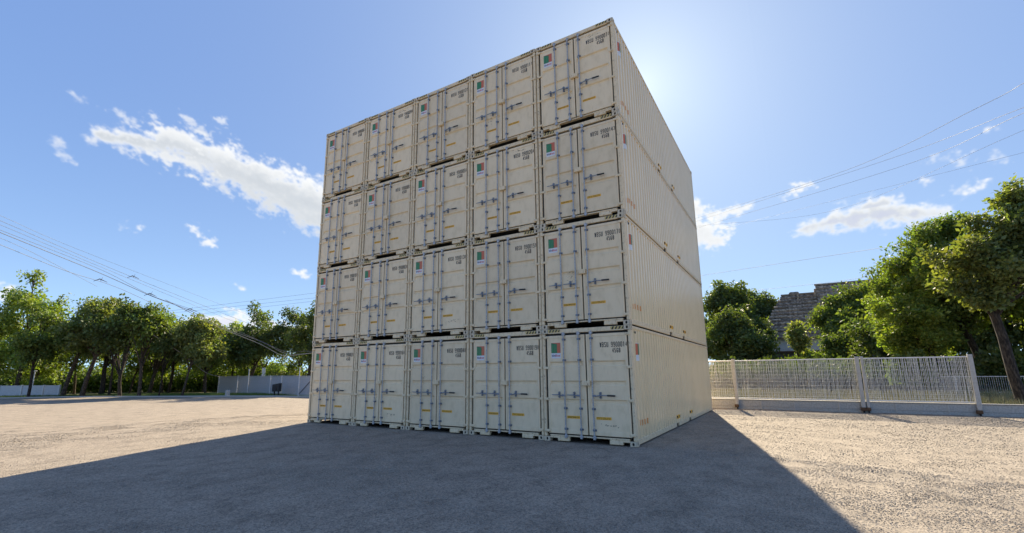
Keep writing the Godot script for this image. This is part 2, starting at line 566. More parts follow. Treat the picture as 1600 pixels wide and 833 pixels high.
func build_ground() -> void:
	var xs := []
	var x := -400.0
	while x < 400.0:
		xs.append(x)
		x += 40.0 if absf(x + 10.0) > 130.0 else 4.0
	xs.append(400.0)
	var zs := [-400.0, -250.0, -160.0, -110.0]
	for k in 43:
		zs.append(-92.0 + k * 1.8)
	zs.append_array([-15.5, -14.7, -14.2, -13.95, -13.86, -13.80, -13.0, -6.0, 4.0, 14.0, 30.0, 60.0, 120.0, 250.0, 400.0])
	var t := solo("terrain", grid_mesh(xs, func(_x, k): return zs[roundi(k * (zs.size() - 1))], zs.size(), terrain_y), M.turf)
	tag(t, "grassy terrain round the gravel yard", "", "", "structure")
	xs = []
	x = -60.0
	while x < 60.0:
		xs.append(x)
		x += 0.4 if x > -6.0 and x < 28.0 else 2.0
	xs.append(60.0)
	var g := solo("gravel_ground", grid_mesh(xs, func(px, k): return lerpf(yard_back(px), 15.0, k * 1.25) if k < 0.8 else lerpf(15.0, 110.0, (k - 0.8) * 5.0), 91, ground_y), M.gravel)
	tag(g, "pale gravel yard", "", "", "structure")
	# the pale service road between the yard and the fences at the far left
	var road := solo("road", grid_mesh(range(-75, -17), func(px, k): return lerpf(yard_back(px) - 0.9, yard_back(px) - 2.1, k), 3, func(_x, _z): return -0.30), M.concrete)
	tag(road, "narrow pale service road along the far edge of the yard", "", "", "structure")
	var kerb := MB.new()
	for i in range(-50, -20):
		var a := Vector3(i, 0, yard_back(i) - 0.02)
		var c := Vector3(i + 1, 0, yard_back(i + 1) - 0.02)
		for s in 1:
			var lo := -0.42
			var hi := -0.17
			var bk := Vector3(0, 0, -0.16)
			var A := a + Vector3(0, lo, 0)
			var B := c + Vector3(0, lo, 0)
			var C := c + Vector3(0, hi, 0)
			var D := a + Vector3(0, hi, 0)
			kerb.quad(A, B, C, D)
			kerb.quad(D, C, C + bk, D + bk)
			kerb.quad(B + bk, A + bk, D + bk, C + bk)
	var kb := solo("kerb", kerb.mesh(), M.concrete)
	tag(kb, "low concrete kerb along the far edge of the yard", "", "", "structure")
	var bal := solo("railway_bed", grid_mesh(range(2, 60, 2), func(_x, k): return lerpf(-17.2, -31.5, k), 10, func(px, z): return terrain_y(px, z) + 0.05 + 0.10 * sin((z + 17.2) / 14.3 * -PI)), M.ballast)
	tag(bal, "bare tan strip of ballast behind the wire fence", "", "", "structure")

	# loose stones, crowded near the viewer and thinning with distance
	var eye := Vector2(15.55, 11.34)
	var r := RandomNumberGenerator.new()
	r.seed = 5
	var patch := FastNoiseLite.new()
	patch.seed = 12
	patch.frequency = 0.22
	patch.fractal_octaves = 3
	for k in 3:
		var buf := PackedFloat32Array()
		var count := 0
		for ring in [[3.2, 6.5, 24000], [6.5, 12.0, 50000], [12.0, 26.0, 56000]]:
			for i in ring[2]:
				var d := sqrt(lerpf(ring[0] * ring[0], ring[1] * ring[1], r.randf()))
				var a := r.randf_range(-1.02, 1.02) - 0.5509
				var p := eye + Vector2(sin(a), -cos(a)) * d
				if p.x > -0.1 and p.x < 12.45 and p.y < 0.1 and p.y > -12.4:
					continue
				if p.y < yard_back(p.x) + 0.1:
					continue
				var loose := smoothstep(11.0, 15.5, p.x) + smoothstep(0.0, -6.0, p.x - p.y * 0.25)
				var nz := patch.get_noise_2d(p.x * 0.8 + p.y * 0.5, p.y * 1.4)
				var keep := clampf(0.30 + 1.3 * nz + 0.75 * loose, 0.06, 1.0)
				if r.randf() > keep:
					continue
				var s := r.randf_range(0.0055, 0.012) * (0.75 + 0.4 * clampf(keep, 0.0, 1.0))
				if r.randf() < 0.02:
					s *= 1.7
				s *= 1.0 + 0.03 * maxf(d - 8.0, 0.0)
				var b := Basis.from_euler(Vector3(r.randf() * 0.7, r.randf() * TAU, r.randf() * 0.7)).scaled(Vector3(s, s * r.randf_range(0.35, 0.6), s))
				var tone := r.randf_range(0.74, 1.16)
				var warm := r.randf_range(-0.05, 0.05)
				put(buf, b, Vector3(p.x, ground_y(p.x, p.y) + s * 0.12, p.y), Color(0.378 * tone * (1.0 + warm), 0.326 * tone, 0.264 * tone * (1.0 - warm)))
				count += 1
		tag(spread("loose_gravel", rock_mesh(30 + k), M.stone, buf, count, self), "loose stones strewn over the gravel yard", "gravel", "", "stuff")


# ---------------------------------------------------------------- containers
func corrugation(s: float) -> float:
	var u := fposmod(s, 0.278)
	if u < 0.095:
		return 0.0
	if u < 0.139:
		return (u - 0.095) / 0.044
	if u < 0.234:
		return 1.0
	return 1.0 - (u - 0.234) / 0.044


func corrugated(from: float, to: float) -> Array:
	var s := [from]
	var k := floorf(from / 0.278) * 0.278
	while k < to:
		for e in [0.0, 0.095, 0.139, 0.234]:
			if k + e > from + 0.001 and k + e < to - 0.001:
				s.append(k + e)
		k += 0.278
	s.append(to)
	return s


func casting_mesh() -> ArrayMesh:
	# local box x 0..0.162 (outer face at x = 0.162), y 0..0.118, z 0..-0.178; oval holes in the front and outer faces
	var b := MB.new()
	var w := 0.162
	var h := 0.118
	var d := 0.178
	var e := 0.004
	b.cbox(Vector3(0, 0, -d), Vector3(w, h, -0.012), e)
	for face in 2:
		var fw := w if face == 0 else d
		var c := Vector2(fw * (0.5 if face == 0 else 0.5), h * 0.5)
		var ring := []
		var edge := []
		var n := 20
		for i in n:
			var a := TAU * i / n
			ring.append(c + Vector2(cos(a) * 0.027, sin(a) * 0.037))
			var q := Vector2(cos(a), sin(a))
			var m := minf((fw * 0.5 - e) / maxf(absf(q.x), 1e-5), (h * 0.5 - e) / maxf(absf(q.y), 1e-5))
			edge.append(Vector2(fw * 0.5, h * 0.5) + q * m)
		var at := func(p: Vector2, inn: float) -> Vector3:
			return Vector3(p.x, p.y, -inn) if face == 0 else Vector3(w + 0.012 - inn, p.y, -d + p.x)
		for i in n:
			var j := (i + 1) % n
			b.quad(at.call(ring[i], 0.0), at.call(edge[i], 0.0), at.call(edge[j], 0.0), at.call(ring[j], 0.0))
			b.quad(at.call(edge[i], 0.0), at.call(edge[i], 0.012), at.call(edge[j], 0.012), at.call(edge[j], 0.0))
			b.quad(at.call(ring[i], 0.011), at.call(ring[i], 0.0), at.call(ring[j], 0.0), at.call(ring[j], 0.011))
	return b.mesh()


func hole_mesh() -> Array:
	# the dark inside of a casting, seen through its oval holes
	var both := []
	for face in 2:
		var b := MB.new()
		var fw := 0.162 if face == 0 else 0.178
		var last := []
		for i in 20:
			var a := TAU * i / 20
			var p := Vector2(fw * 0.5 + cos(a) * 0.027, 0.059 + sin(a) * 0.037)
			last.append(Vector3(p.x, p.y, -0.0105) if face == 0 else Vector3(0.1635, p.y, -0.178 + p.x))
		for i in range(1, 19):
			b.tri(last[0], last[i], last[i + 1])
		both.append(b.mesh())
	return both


func door_panel(x0: float, x1: float) -> ArrayMesh:
	var b := MB.new()
	var y0 := 0.205
	var y1 := 2.712
	var zf := -0.012
	var f := 0.052
	b.cbox(Vector3(x0, y0, -0.062), Vector3(x0 + f, y1, zf), 0.006)
	b.cbox(Vector3(x1 - f, y0, -0.062), Vector3(x1, y1, zf), 0.006)
	b.cbox(Vector3(x0 + f, y1 - 0.075, -0.062), Vector3(x1 - f, y1, zf), 0.006)
	b.cbox(Vector3(x0 + f, y0, -0.062), Vector3(x1 - f, y0 + 0.11, zf), 0.006)
	var a := x0 + f
	var c := x1 - f
	var zp := -0.021
	var zd := -0.056
	var u := a + 0.018
	var w := c - 0.018
	var ys := [y0 + 0.11]
	for t in [[0.955, 1.075], [1.415, 1.535], [1.895, 2.03]]:
		var t0: float = t[0]
		var t1: float = t[1]
		b.quad(Vector3(a, ys[-1], zp), Vector3(c, ys[-1], zp), Vector3(c, t0, zp), Vector3(a, t0, zp))
		b.quad(Vector3(a, t0, zp), Vector3(u, t0, zp), Vector3(u, t1, zp), Vector3(a, t1, zp))
		b.quad(Vector3(w, t0, zp), Vector3(c, t0, zp), Vector3(c, t1, zp), Vector3(w, t1, zp))
		var s := 0.030
		var L := Vector3(u + s, t0 + s, zd)
		var R := Vector3(w - s, t0 + s, zd)
		var RT := Vector3(w - s, t1 - s, zd)
		var LT := Vector3(u + s, t1 - s, zd)
		b.quad(L, R, RT, LT)
		b.quad(Vector3(u, t0, zp), Vector3(w, t0, zp), R, L)
		b.quad(LT, RT, Vector3(w, t1, zp), Vector3(u, t1, zp))
		b.quad(Vector3(u, t0, zp), L, LT, Vector3(u, t1, zp))
		b.quad(R, Vector3(w, t0, zp), Vector3(w, t1, zp), RT)
		ys.append(t1)
	b.quad(Vector3(a, ys[-1], zp), Vector3(c, ys[-1], zp), Vector3(c, y1 - 0.075, zp), Vector3(a, y1 - 0.075, zp))
	return b.mesh()


func bar_mesh(x: float) -> ArrayMesh:
	var b := MB.new()
	b.tube([Vector3(x, 0.13, 0.022), Vector3(x, 2.76, 0.022)], [0.0175, 0.0175], 10)
	for y in [0.155, 2.742]:                                          # cam ends
		b.cbox(Vector3(x - 0.030, y - 0.05, 0.0), Vector3(x + 0.030, y + 0.05, 0.046), 0.008)
		b.cbox(Vector3(x - 0.048, y - 0.018, -0.01), Vector3(x + 0.048, y + 0.018, 0.03), 0.006)
	return b.mesh()


func guide_mesh() -> ArrayMesh:
	var b := MB.new()
	b.cbox(Vector3(-0.052, -0.026, -0.02), Vector3(0.052, 0.026, -0.004), 0.004)
	b.cbox(Vector3(-0.027, -0.024, -0.0045), Vector3(0.027, 0.024, 0.045), 0.006)
	for s in [-1, 1]:
		b.tube([Vector3(s * 0.041, 0, -0.006), Vector3(s * 0.041, 0, 0.006)], [0.008, 0.008], 6)
	return b.mesh()


func handle_mesh(bar: float, tip: float, hub: float) -> ArrayMesh:
	var b := MB.new()
	var y := 1.163
	var s := signf(tip - bar)
	b.cbox(Vector3(minf(bar, bar + s * 0.075), y - 0.024, 0.018), Vector3(maxf(bar, bar + s * 0.075), y + 0.024, 0.052), 0.006)
	b.tube([Vector3(bar + s * 0.06, y - 0.008, 0.05), Vector3(lerpf(bar, tip, 0.5), y + 0.012, 0.062), Vector3(tip, y + 0.012, 0.055)], [0.014, 0.013, 0.010], 8)
	return b.mesh()


func catch_mesh(hub: float) -> ArrayMesh:
	var b := MB.new()
	var y := 1.172
	b.cbox(Vector3(hub - 0.022, y - 0.075, -0.021), Vector3(hub + 0.022, y + 0.085, -0.006), 0.004)
	b.cbox(Vector3(hub - 0.014, y - 0.012, -0.006), Vector3(hub + 0.014, y + 0.030, 0.072), 0.005)
	for c in [[0.055, 0.024], [-0.048, 0.020]]:
		var ring := []
		var rad := []
		for i in 13:
			var a := TAU * i / 12
			ring.append(Vector3(hub + cos(a) * c[1], y + c[0] + sin(a) * c[1], 0.016))
			rad.append(0.007)
		b.tube(ring, rad, 6, false)
	return b.mesh()


func lettering(text: String, font: Font, x0: float, x1: float, y0: float, y1: float, z: float, mat: Material, parent: Node, called := "lettering") -> MeshInstance3D:
	var t := TextMesh.new()
	t.text = text
	t.font = font
	t.font_size = 32
	t.pixel_size = 0.01
	t.depth = 0.02
	t.curve_step = 2.0
	var box := t.get_aabb()
	var sx := (x1 - x0) / box.size.x
	var sy := (y1 - y0) / box.size.y
	var o := part(called, t, mat, parent)
	o.scale = Vector3(sx, sy, 0.1)
	o.position = Vector3(x0 - box.position.x * sx, y0 - box.position.y * sy, z + 0.001)
	return o


const STROKES := {
	"0": [[.2, 0, .8, 0, 1, .15, 1, .85, .8, 1, .2, 1, 0, .85, 0, .15, .2, 0]], "1": [[.2, .8, .55, 1, .55, 0]],
	"2": [[0, .82, .2, 1, .8, 1, 1, .82, 1, .6, 0, .1, 0, 0, 1, 0]], "3": [[0, .85, .2, 1, .8, 1, 1, .85, 1, .62, .8, .52, .4, .52], [.8, .52, 1, .4, 1, .15, .8, 0, .2, 0, 0, .15]],
	"4": [[.75, 0, .75, 1, 0, .27, 1, .27]], "5": [[1, 1, .05, 1, 0, .56, .75, .56, 1, .42, 1, .15, .8, 0, .2, 0, 0, .15]],
	"6": [[1, .85, .8, 1, .2, 1, 0, .85, 0, .15, .2, 0, .8, 0, 1, .15, 1, .4, .8, .54, 0, .5]], "7": [[0, 1, 1, 1, .4, 0]],
	"8": [[.2, .53, 0, .66, 0, .87, .2, 1, .8, 1, 1, .87, 1, .66, .8, .53, .2, .53, 0, .4, 0, .13, .2, 0, .8, 0, 1, .13, 1, .4, .8, .53]],
	"9": [[0, .15, .2, 0, .8, 0, 1, .15, 1, .85, .8, 1, .2, 1, 0, .85, 0, .6, .2, .46, 1, .5]], "W": [[0, 1, .25, 0, .5, .8, .75, 0, 1, 1]],
	"B": [[0, 0, 0, 1, .75, 1, 1, .86, 1, .66, .8, .53, 0, .53], [.8, .53, 1, .4, 1, .14, .75, 0, 0, 0]],
	"S": [[1, .85, .8, 1, .2, 1, 0, .85, 0, .65, .2, .54, .8, .46, 1, .35, 1, .15, .8, 0, .2, 0, 0, .15]], "U": [[0, 1, 0, .15, .2, 0, .8, 0, 1, .15, 1, 1]],
	"G": [[1, .82, .8, 1, .2, 1, 0, .85, 0, .15, .2, 0, .8, 0, 1, .15, 1, .48, .55, .48]],
}


func stencil(text: String, x0: float, x1: float, y0: float, y1: float, z: float, stroke: float) -> ArrayMesh:
	# block letters in flat strokes, as painted on containers
	var b := MB.new()
	var cell := (x1 - x0 + stroke) / text.length()
	var gw := cell - stroke * 2.1
	var lift := 0.0
	for i in text.length():
		if not STROKES.has(text[i]):
			continue
		for line_ in STROKES[text[i]]:
			for k in range(0, line_.size() - 2, 2):
				var a := Vector2(x0 + stroke * 0.5 + i * cell + line_[k] * gw, lerpf(y0 + stroke * 0.5, y1 - stroke * 0.5, line_[k + 1]))
				var c := Vector2(x0 + stroke * 0.5 + i * cell + line_[k + 2] * gw, lerpf(y0 + stroke * 0.5, y1 - stroke * 0.5, line_[k + 3]))
				var u := (c - a).normalized() * stroke * 0.5
				var n := Vector2(-u.y, u.x)
				a -= u * 0.5
				c += u * 0.5
				lift += 0.00012
				var zz := z + lift
				b.quad(Vector3(a.x - n.x, a.y - n.y, zz), Vector3(c.x - n.x, c.y - n.y, zz), Vector3(c.x + n.x, c.y + n.y, zz), Vector3(a.x + n.x, a.y + n.y, zz))
	return b.mesh()


func side_strip(z0: float, z1: float, y0: float, y1: float, lift: float) -> ArrayMesh:
	# a sticker that follows the folds of the right side wall
	var b := MB.new()
	var s := corrugated(-z0, -z1)
	for i in s.size() - 1:
		var xa := 1.205 - 0.042 * corrugation(s[i]) + lift
		var xb := 1.205 - 0.042 * corrugation(s[i + 1]) + lift
		b.quad(Vector3(xa, y0, -s[i]), Vector3(xb, y0, -s[i + 1]), Vector3(xb, y1, -s[i + 1]), Vector3(xa, y1, -s[i]))
	return b.mesh()


func dashes(sd: int, x0: float, x1: float, rows: Array, high: float) -> Array:
	var r := RandomNumberGenerator.new()
	r.seed = sd
	var out := []
	for y in rows:
		var x := x0
		while x < x1 - 0.012:
			var w := r.randf_range(0.010, 0.020)
			out.append([x, y, minf(x + w, x1), y + high])
			x += w + (0.006 if r.randf() > 0.16 else 0.016)
	return out


func make_container() -> Node3D:
	var c := Node3D.new()
	var cast := casting_mesh()
	var hole := hole_mesh()
	var guide := guide_mesh()
	for y in [0.001, TALL - 0.119]:
		for sx in [-1, 1]:
			for back in 2:
				var k := part("corner_casting", cast, M.casting_paint, c)
				part("hole", hole[0], M.dark_floor, k)
				part("hole", hole[1], M.dark_floor, k)
				k.position = Vector3(sx * (1.219 - 0.174), y, -LONG if back else 0.0)
				k.scale = Vector3(sx, 1, -1 if back else 1)
	for sx in [-1, 1]:
		for back in 2:
			var z0 := 0.0 - 0.010 if back == 0 else -LONG + 0.16
			var x0: float = minf(sx * 1.135, sx * 1.214)
			part("corner_post", boxmesh(Vector3(x0, 0.121, z0 - 0.15), Vector3(x0 + 0.079, TALL - 0.121, z0), 0.012), M.frame_paint, c)
	# header and sill at the door end
	part("door_header", boxmesh(Vector3(-1.043, 2.768, -0.10), Vector3(1.043, 2.882, -0.008), 0.008), M.frame_paint, c)
	var sill := MB.new()
	sill.cbox(Vector3(-1.043, 0.139, -0.12), Vector3(1.043, 0.172, -0.006), 0.006)
	sill.cbox(Vector3(-1.043, 0.088, -0.12), Vector3(-0.505, 0.138, -0.010), 0.006)
	sill.cbox(Vector3(0.548, 0.088, -0.12), Vector3(1.043, 0.138, -0.010), 0.006)
	part("door_sill", sill.mesh(), M.frame_paint, c)
	for x in [[-0.83, -0.505], [0.548, 0.88]]:
		part("sill_plate", boxmesh(Vector3(x[0], 0.022, -0.10), Vector3(x[1], 0.1, 0.002), 0.012), M.frame_paint, c)
	# hazard stripes on the header
	for x in [-1.03, 0.705]:
		var plate := part("hazard_plate", boxmesh(Vector3(x, 2.800, -0.01), Vector3(x + 0.345, 2.874, -0.004), 0.001), M.hazard_yellow, c)
		var st := MB.new()
		for i in 4:
			var a: float = x + 0.022 + i * 0.088
			st.quad(Vector3(a, 2.802, -0.0025), Vector3(a + 0.040, 2.802, -0.0025), Vector3(a + 0.078 if i < 3 else a + 0.060, 2.872, -0.0025), Vector3(a + 0.038, 2.872, -0.0025))
		part("stripe", st.mesh(), M.ink, plate)
	# the two doors
	for d in [[-1.075, -0.003], [0.032, 1.102]]:
		var door := part("door", door_panel(d[0], d[1]), M.door_paint, c)
		var left: bool = d[0] < 0.0
		var g := MB.new()
		g.box(Vector3(d[0] - 0.013 if not left else -1.130, 0.182, -0.10), Vector3(d[1] + 0.016 if left else 1.132, 2.756, -0.064))
		part("door_gasket", g.mesh(), M.rubber, door)
		for y in [0.262, 1.06, 1.865, 2.675]:
			var hx := [-1.205, -1.035] if left else [1.062, 1.205]
			part("hinge", boxmesh(Vector3(hx[0], y - 0.034, -0.02), Vector3(hx[1], y + 0.034, 0.008), 0.010), M.frame_paint, door)
		for bx in ([-0.583, -0.163] if left else [0.179]):
			part("locking_bar", bar_mesh(bx), M.zinc, door)
			for gy in [0.33, 0.84, 2.06, 2.60]:
				part("bar_guide", guide, M.zinc_dark, door).position = Vector3(bx, gy, 0)
			var tip := -0.934 if bx < -0.5 else (-0.506 if left else 0.60)
			var hub := -0.748 if bx < -0.5 else (-0.327 if left else 0.371)
			part("handle", handle_mesh(bx, tip, hub), M.zinc_dark, door)
			part("handle_catch", catch_mesh(hub), M.zinc_dark, door)
		if not left:
			var grip := MB.new()
			grip.tube([Vector3(0.555, 1.176, 0.055), Vector3(0.57, 1.176, 0.055), Vector3(0.75, 1.172, 0.055), Vector3(0.762, 1.172, 0.055)], [0.013, 0.021, 0.021, 0.014], 8)
			part("handle_grip", grip.mesh(), M.black_plastic, door)
			part("lock_box", boxmesh(Vector3(-0.092, 1.408, -0.02), Vector3(0.125, 1.532, 0.068), 0.012), M.frame_paint, door)
		var lx := [-0.555, -0.190] if left else [0.229, 0.617]
		var yl := part("warning_label", boxmesh(Vector3(lx[0], 0.588, -0.024), Vector3(lx[1], 0.656, -0.017), 0.001), M.label_yellow, door)
		var ds := MB.new()
		for q in dashes(8 if left else 9, lx[0] + 0.02, lx[1] - 0.02, [0.601, 0.629] if not left else [0.606, 0.626], 0.013):
			ds.box(Vector3(q[0], q[1], -0.0172), Vector3(q[2], q[3], -0.0158))
		part("print", ds.mesh(), M.ink, yl).set_meta("kind", "stuff")
	# the company plate on the left door: a green and red container above the name
	var plate := part("company_plate", boxmesh(Vector3(-0.955, 2.112, -0.024), Vector3(-0.684, 2.525, -0.016), 0.001), M.sign_white, c)
	part("red_panel", boxmesh(Vector3(-0.953, 2.252, -0.017), Vector3(-0.686, 2.523, -0.0135), 0.0005), M.sign_red, plate)
	var gp := MB.new()
	var gz := -0.0115
	gp.quad(Vector3(-0.953, 2.252, gz), Vector3(-0.785, 2.252, gz), Vector3(-0.785, 2.492, gz), Vector3(-0.953, 2.521, gz))
	part("green_panel", gp.mesh(), M.sign_green, plate)
	var gs := MB.new()
	for i in 3:
		var a := -0.925 + i * 0.052
		gs.quad(Vector3(a, 2.262, gz + 0.0015), Vector3(a + 0.012, 2.262, gz + 0.0015), Vector3(a + 0.012, 2.475, gz + 0.0015), Vector3(a, 2.478, gz + 0.0015))
	part("green_rib", gs.mesh(), M.sign_green_light, plate)
	# side walls, rails, roof, floor, far end
	var s := corrugated(0.17, LONG - 0.17)
	for sx in [-1, 1]:
		var b := MB.new()
		for i in s.size() - 1:
			var xa: float = sx * (1.205 - 0.042 * corrugation(s[i]))
			var xb: float = sx * (1.205 - 0.042 * corrugation(s[i + 1]))
			b.out_quad(Vector3(xa, 0.15, -s[i]), Vector3(xb, 0.15, -s[i + 1]), Vector3(xb, 2.81, -s[i + 1]), Vector3(xa, 2.81, -s[i]), Vector3(0, 1.4, -6))
		part("side_wall", b.mesh(), M.wall_paint, c)
		var x0: float = minf(sx * 1.15, sx * 1.212)
		part("top_rail", boxmesh(Vector3(x0, 2.805, -LONG + 0.18), Vector3(x0 + 0.062, 2.880, -0.18), 0.01), M.frame_paint, c)
		var br := MB.new()
		for z in [[-0.18, -4.50], [-4.86, -6.62], [-6.98, -LONG + 0.18]]:
			br.cbox(Vector3(x0, 0.032, z[1]), Vector3(x0 + 0.060, 0.158, z[0]), 0.008)
		br.cbox(Vector3(x0 + 0.003, 0.140, -7.2), Vector3(x0 + 0.057, 0.157, -4.3), 0.003)
		part("bottom_rail", br.mesh(), M.frame_paint, c)
		for z in [-4.50, -6.62]:
			part("fork_pocket", boxmesh(Vector3(minf(sx * 0.55, sx * 1.17), 0.036, z - 0.36), Vector3(maxf(sx * 0.55, sx * 1.17), 0.136, z), 0.002), M.dark_floor, c)
	var rf := MB.new()
	var rs := corrugated(0.1, LONG - 0.1)
	for i in rs.size() - 1:
		var ya := 2.872 - 0.02 * corrugation(rs[i])
		var yb := 2.872 - 0.02 * corrugation(rs[i + 1])
		rf.quad(Vector3(-1.16, ya, -rs[i]), Vector3(1.16, ya, -rs[i]), Vector3(1.16, yb, -rs[i + 1]), Vector3(-1.16, yb, -rs[i + 1]))
	part("roof", rf.mesh(), M.roof_paint, c)
	part("floor", boxmesh(Vector3(-1.15, 0.142, -LONG + 0.1), Vector3(1.15, 0.166, -0.125), 0.002), M.dark_floor, c)
	var e := MB.new()
	var es := corrugated(0.0, 2.27)
	for i in es.size() - 1:
		var za := -LONG + 0.02 + 0.042 * corrugation(es[i])
		var zb := -LONG + 0.02 + 0.042 * corrugation(es[i + 1])
		e.quad(Vector3(es[i + 1] - 1.135, 0.12, zb), Vector3(es[i] - 1.135, 0.12, za), Vector3(es[i] - 1.135, 2.79, za), Vector3(es[i + 1] - 1.135, 2.79, zb))
	e.cbox(Vector3(-1.04, 0.03, -LONG + 0.004), Vector3(1.04, 0.15, -LONG + 0.09), 0.006)
	e.cbox(Vector3(-1.04, 2.78, -LONG + 0.004), Vector3(1.04, 2.88, -LONG + 0.09), 0.006)
	part("end_wall", e.mesh(), M.wall_paint, c)
	# stickers on the right side wall
	var sp := part("company_plate", side_strip(-0.42, -0.78, 2.02, 2.47, 0.003), M.sign_white, c)
	part("red_panel", side_strip(-0.43, -0.56, 2.17, 2.455, 0.0055), M.sign_red, sp)
	part("green_panel", side_strip(-0.56, -0.77, 2.17, 2.455, 0.0055), M.sign_green, sp)
	for z in [-4.63, -6.85]:
		var yl := part("pocket_label", side_strip(z, z - 0.5, 0.262, 0.372, 0.003), M.label_yellow, c)
		var ds := MB.new()
		for i in 3:
			var zz: float = z - 0.07 - 0.15 * i
			var sm := side_strip(zz, zz - 0.07, 0.28, 0.355, 0.005).surface_get_arrays(0)
			for q in range(0, sm[Mesh.ARRAY_VERTEX].size(), 4):
				ds.quad(sm[Mesh.ARRAY_VERTEX][q], sm[Mesh.ARRAY_VERTEX][q + 1], sm[Mesh.ARRAY_VERTEX][q + 2], sm[Mesh.ARRAY_VERTEX][q + 3])
		part("print", ds.mesh(), M.ink, yl).set_meta("kind", "stuff")
	var oz := -0.46
	for i in 8:
		var ot := MB.new()
		var w := 0.065
		for bar in [[0.0, 0.018, 0.0, 0.13], [0.0, w, 0.112, 0.13], [0.0, w, 0.0, 0.018], [w - 0.018, w, 0.0, 0.13]]:
			if (i * 7 + int(bar[0] * 100) + int(bar[2] * 50)) % 5 == 0:
				continue
			var sm := side_strip(oz - bar[0], oz - bar[1], 0.45 + bar[2], 0.45 + bar[3], 0.003).surface_get_arrays(0)
			for q in range(0, sm[Mesh.ARRAY_VERTEX].size(), 4):
				ot.quad(sm[Mesh.ARRAY_VERTEX][q], sm[Mesh.ARRAY_VERTEX][q + 1], sm[Mesh.ARRAY_VERTEX][q + 2], sm[Mesh.ARRAY_VERTEX][q + 3])
		oz -= 0.09
		part("orange_letter", ot.mesh(), M.label_orange, c)
	for z in [-0.30, -0.44]:
		part("lashing_ring", boxmesh(Vector3(1.165, 2.70, z - 0.03), Vector3(1.211, 2.755, z), 0.008), M.dark_steel, c)
	return c


func build_stack() -> void:
	var owner_code := stencil("WBSU", 0.402, 0.626, 2.362, 2.490, -0.0195, 0.0135)
	var fortyfive := stencil("45GB", 0.721, 0.930, 2.222, 2.338, -0.0195, 0.0145)
	var sans := SystemFont.new()
	sans.font_names = ["Droid Sans"]
	sans.font_weight = 700
	var proto := make_container()
	var pl := proto.get_node("company_plate")
	lettering("We", sans, -0.945, -0.838, 2.155, 2.215, -0.017, M.sign_navy, pl)
	lettering("Box", sans, -0.834, -0.700, 2.155, 2.215, -0.017, M.sign_text_red, pl)
	# serials, left to right, bottom row first
	var serial := [["990003 5", "990016 4", "990004 0", "990019 0", "990001 4"], ["990010 1", "990002 0", "990013 8", "990015 9", "990017 0"], ["990018 5", "990008 2", "990005 6", "990020 4", "990014 3"], ["990006 1", "990009 8", "990012 2", "990011 7", "990007 7"]]
	var rows := ["bottom row", "second row up", "third row up", "top row"]
	var cols := ["leftmost column", "second column from the left", "middle column", "fourth column from the left", "rightmost column"]
	var r := RandomNumberGenerator.new()
	r.seed = 21
	for row in 4:
		for col in 5:
			var o: Node3D = proto if row == 0 and col == 0 else proto.duplicate()
			o.name = numbered("shipping_container")
			add_child(o)
			o.position = Vector3((col + 0.5) * PITCH + r.randf_range(-0.006, 0.006), row * TALL, r.randf_range(-0.03, 0.012))
			tag(o, "cream steel shipping container numbered %s, %s, %s" % [serial[row][col].split(" ")[0], rows[row], cols[col]], "container", "containers in the stack")
	for o in get_children():
		if not str(o.name).begins_with("shipping_container"):
			continue
		var p: Vector3 = o.position
		var row := roundi(p.y / TALL)
		var col := roundi(p.x / PITCH - 0.5)
		var s: PackedStringArray = serial[row][col].split(" ")
		for dn in ["door", "door_001"]:
			o.get_node(dn).material_override = M["door_paint%d" % ((row * 7 + col * 5) % 3)]
		var door: Node = o.get_node("door_001")
		part("lettering", owner_code, M.ink, door)
		part("lettering", stencil(s[0], 0.696, 1.043, 2.362, 2.490, -0.0195, 0.0135), M.ink, door)
		part("check_digit", stencil(s[1], 1.064, 1.102, 2.372, 2.480, -0.0105, 0.0120), M.ink, door)
		part("lettering", fortyfive, M.ink, door)
		var mark: String = "%d%d" % [row, col]
		if mark in ["31", "01", "34", "12", "23", "04"]:
			add_scuffs(door, row * 5 + col, Vector2(0.62, 0.45 if row < 2 else 2.58), 0.16, 0.022, M.stain)
		if mark in ["31", "11", "22", "33", "02", "14"]:
			add_scuffs(o.get_node("door"), 50 + row * 5 + col, Vector2(-0.75 + 0.1 * col, 1.3 - 0.2 * row + 0.25), 0.06, 0.10, M.stain)


func add_scuffs(door: Node, sd: int, at: Vector2, wide: float, high: float, mat: Material) -> void:
	# a patch of small scrapes and chips in the paint
	var r := RandomNumberGenerator.new()
	r.seed = sd
	var b := MB.new()
	for i in 16:
		var p := at + Vector2(r.randfn() * wide, r.randfn() * high)
		var w := r.randf_range(0.008, 0.03)
		var h := r.randf_range(0.004, 0.014)
		var k := r.randf_range(-0.01, 0.01)
		b.quad(Vector3(p.x - w, p.y - h + k, -0.0198), Vector3(p.x + w, p.y - h * 0.4, -0.0198), Vector3(p.x + w * 0.7, p.y + h - k, -0.0198), Vector3(p.x - w * 0.8, p.y + h * 0.6, -0.0198))
	part("scuff_marks", b.mesh(), mat, door).set_meta("kind", "stuff")


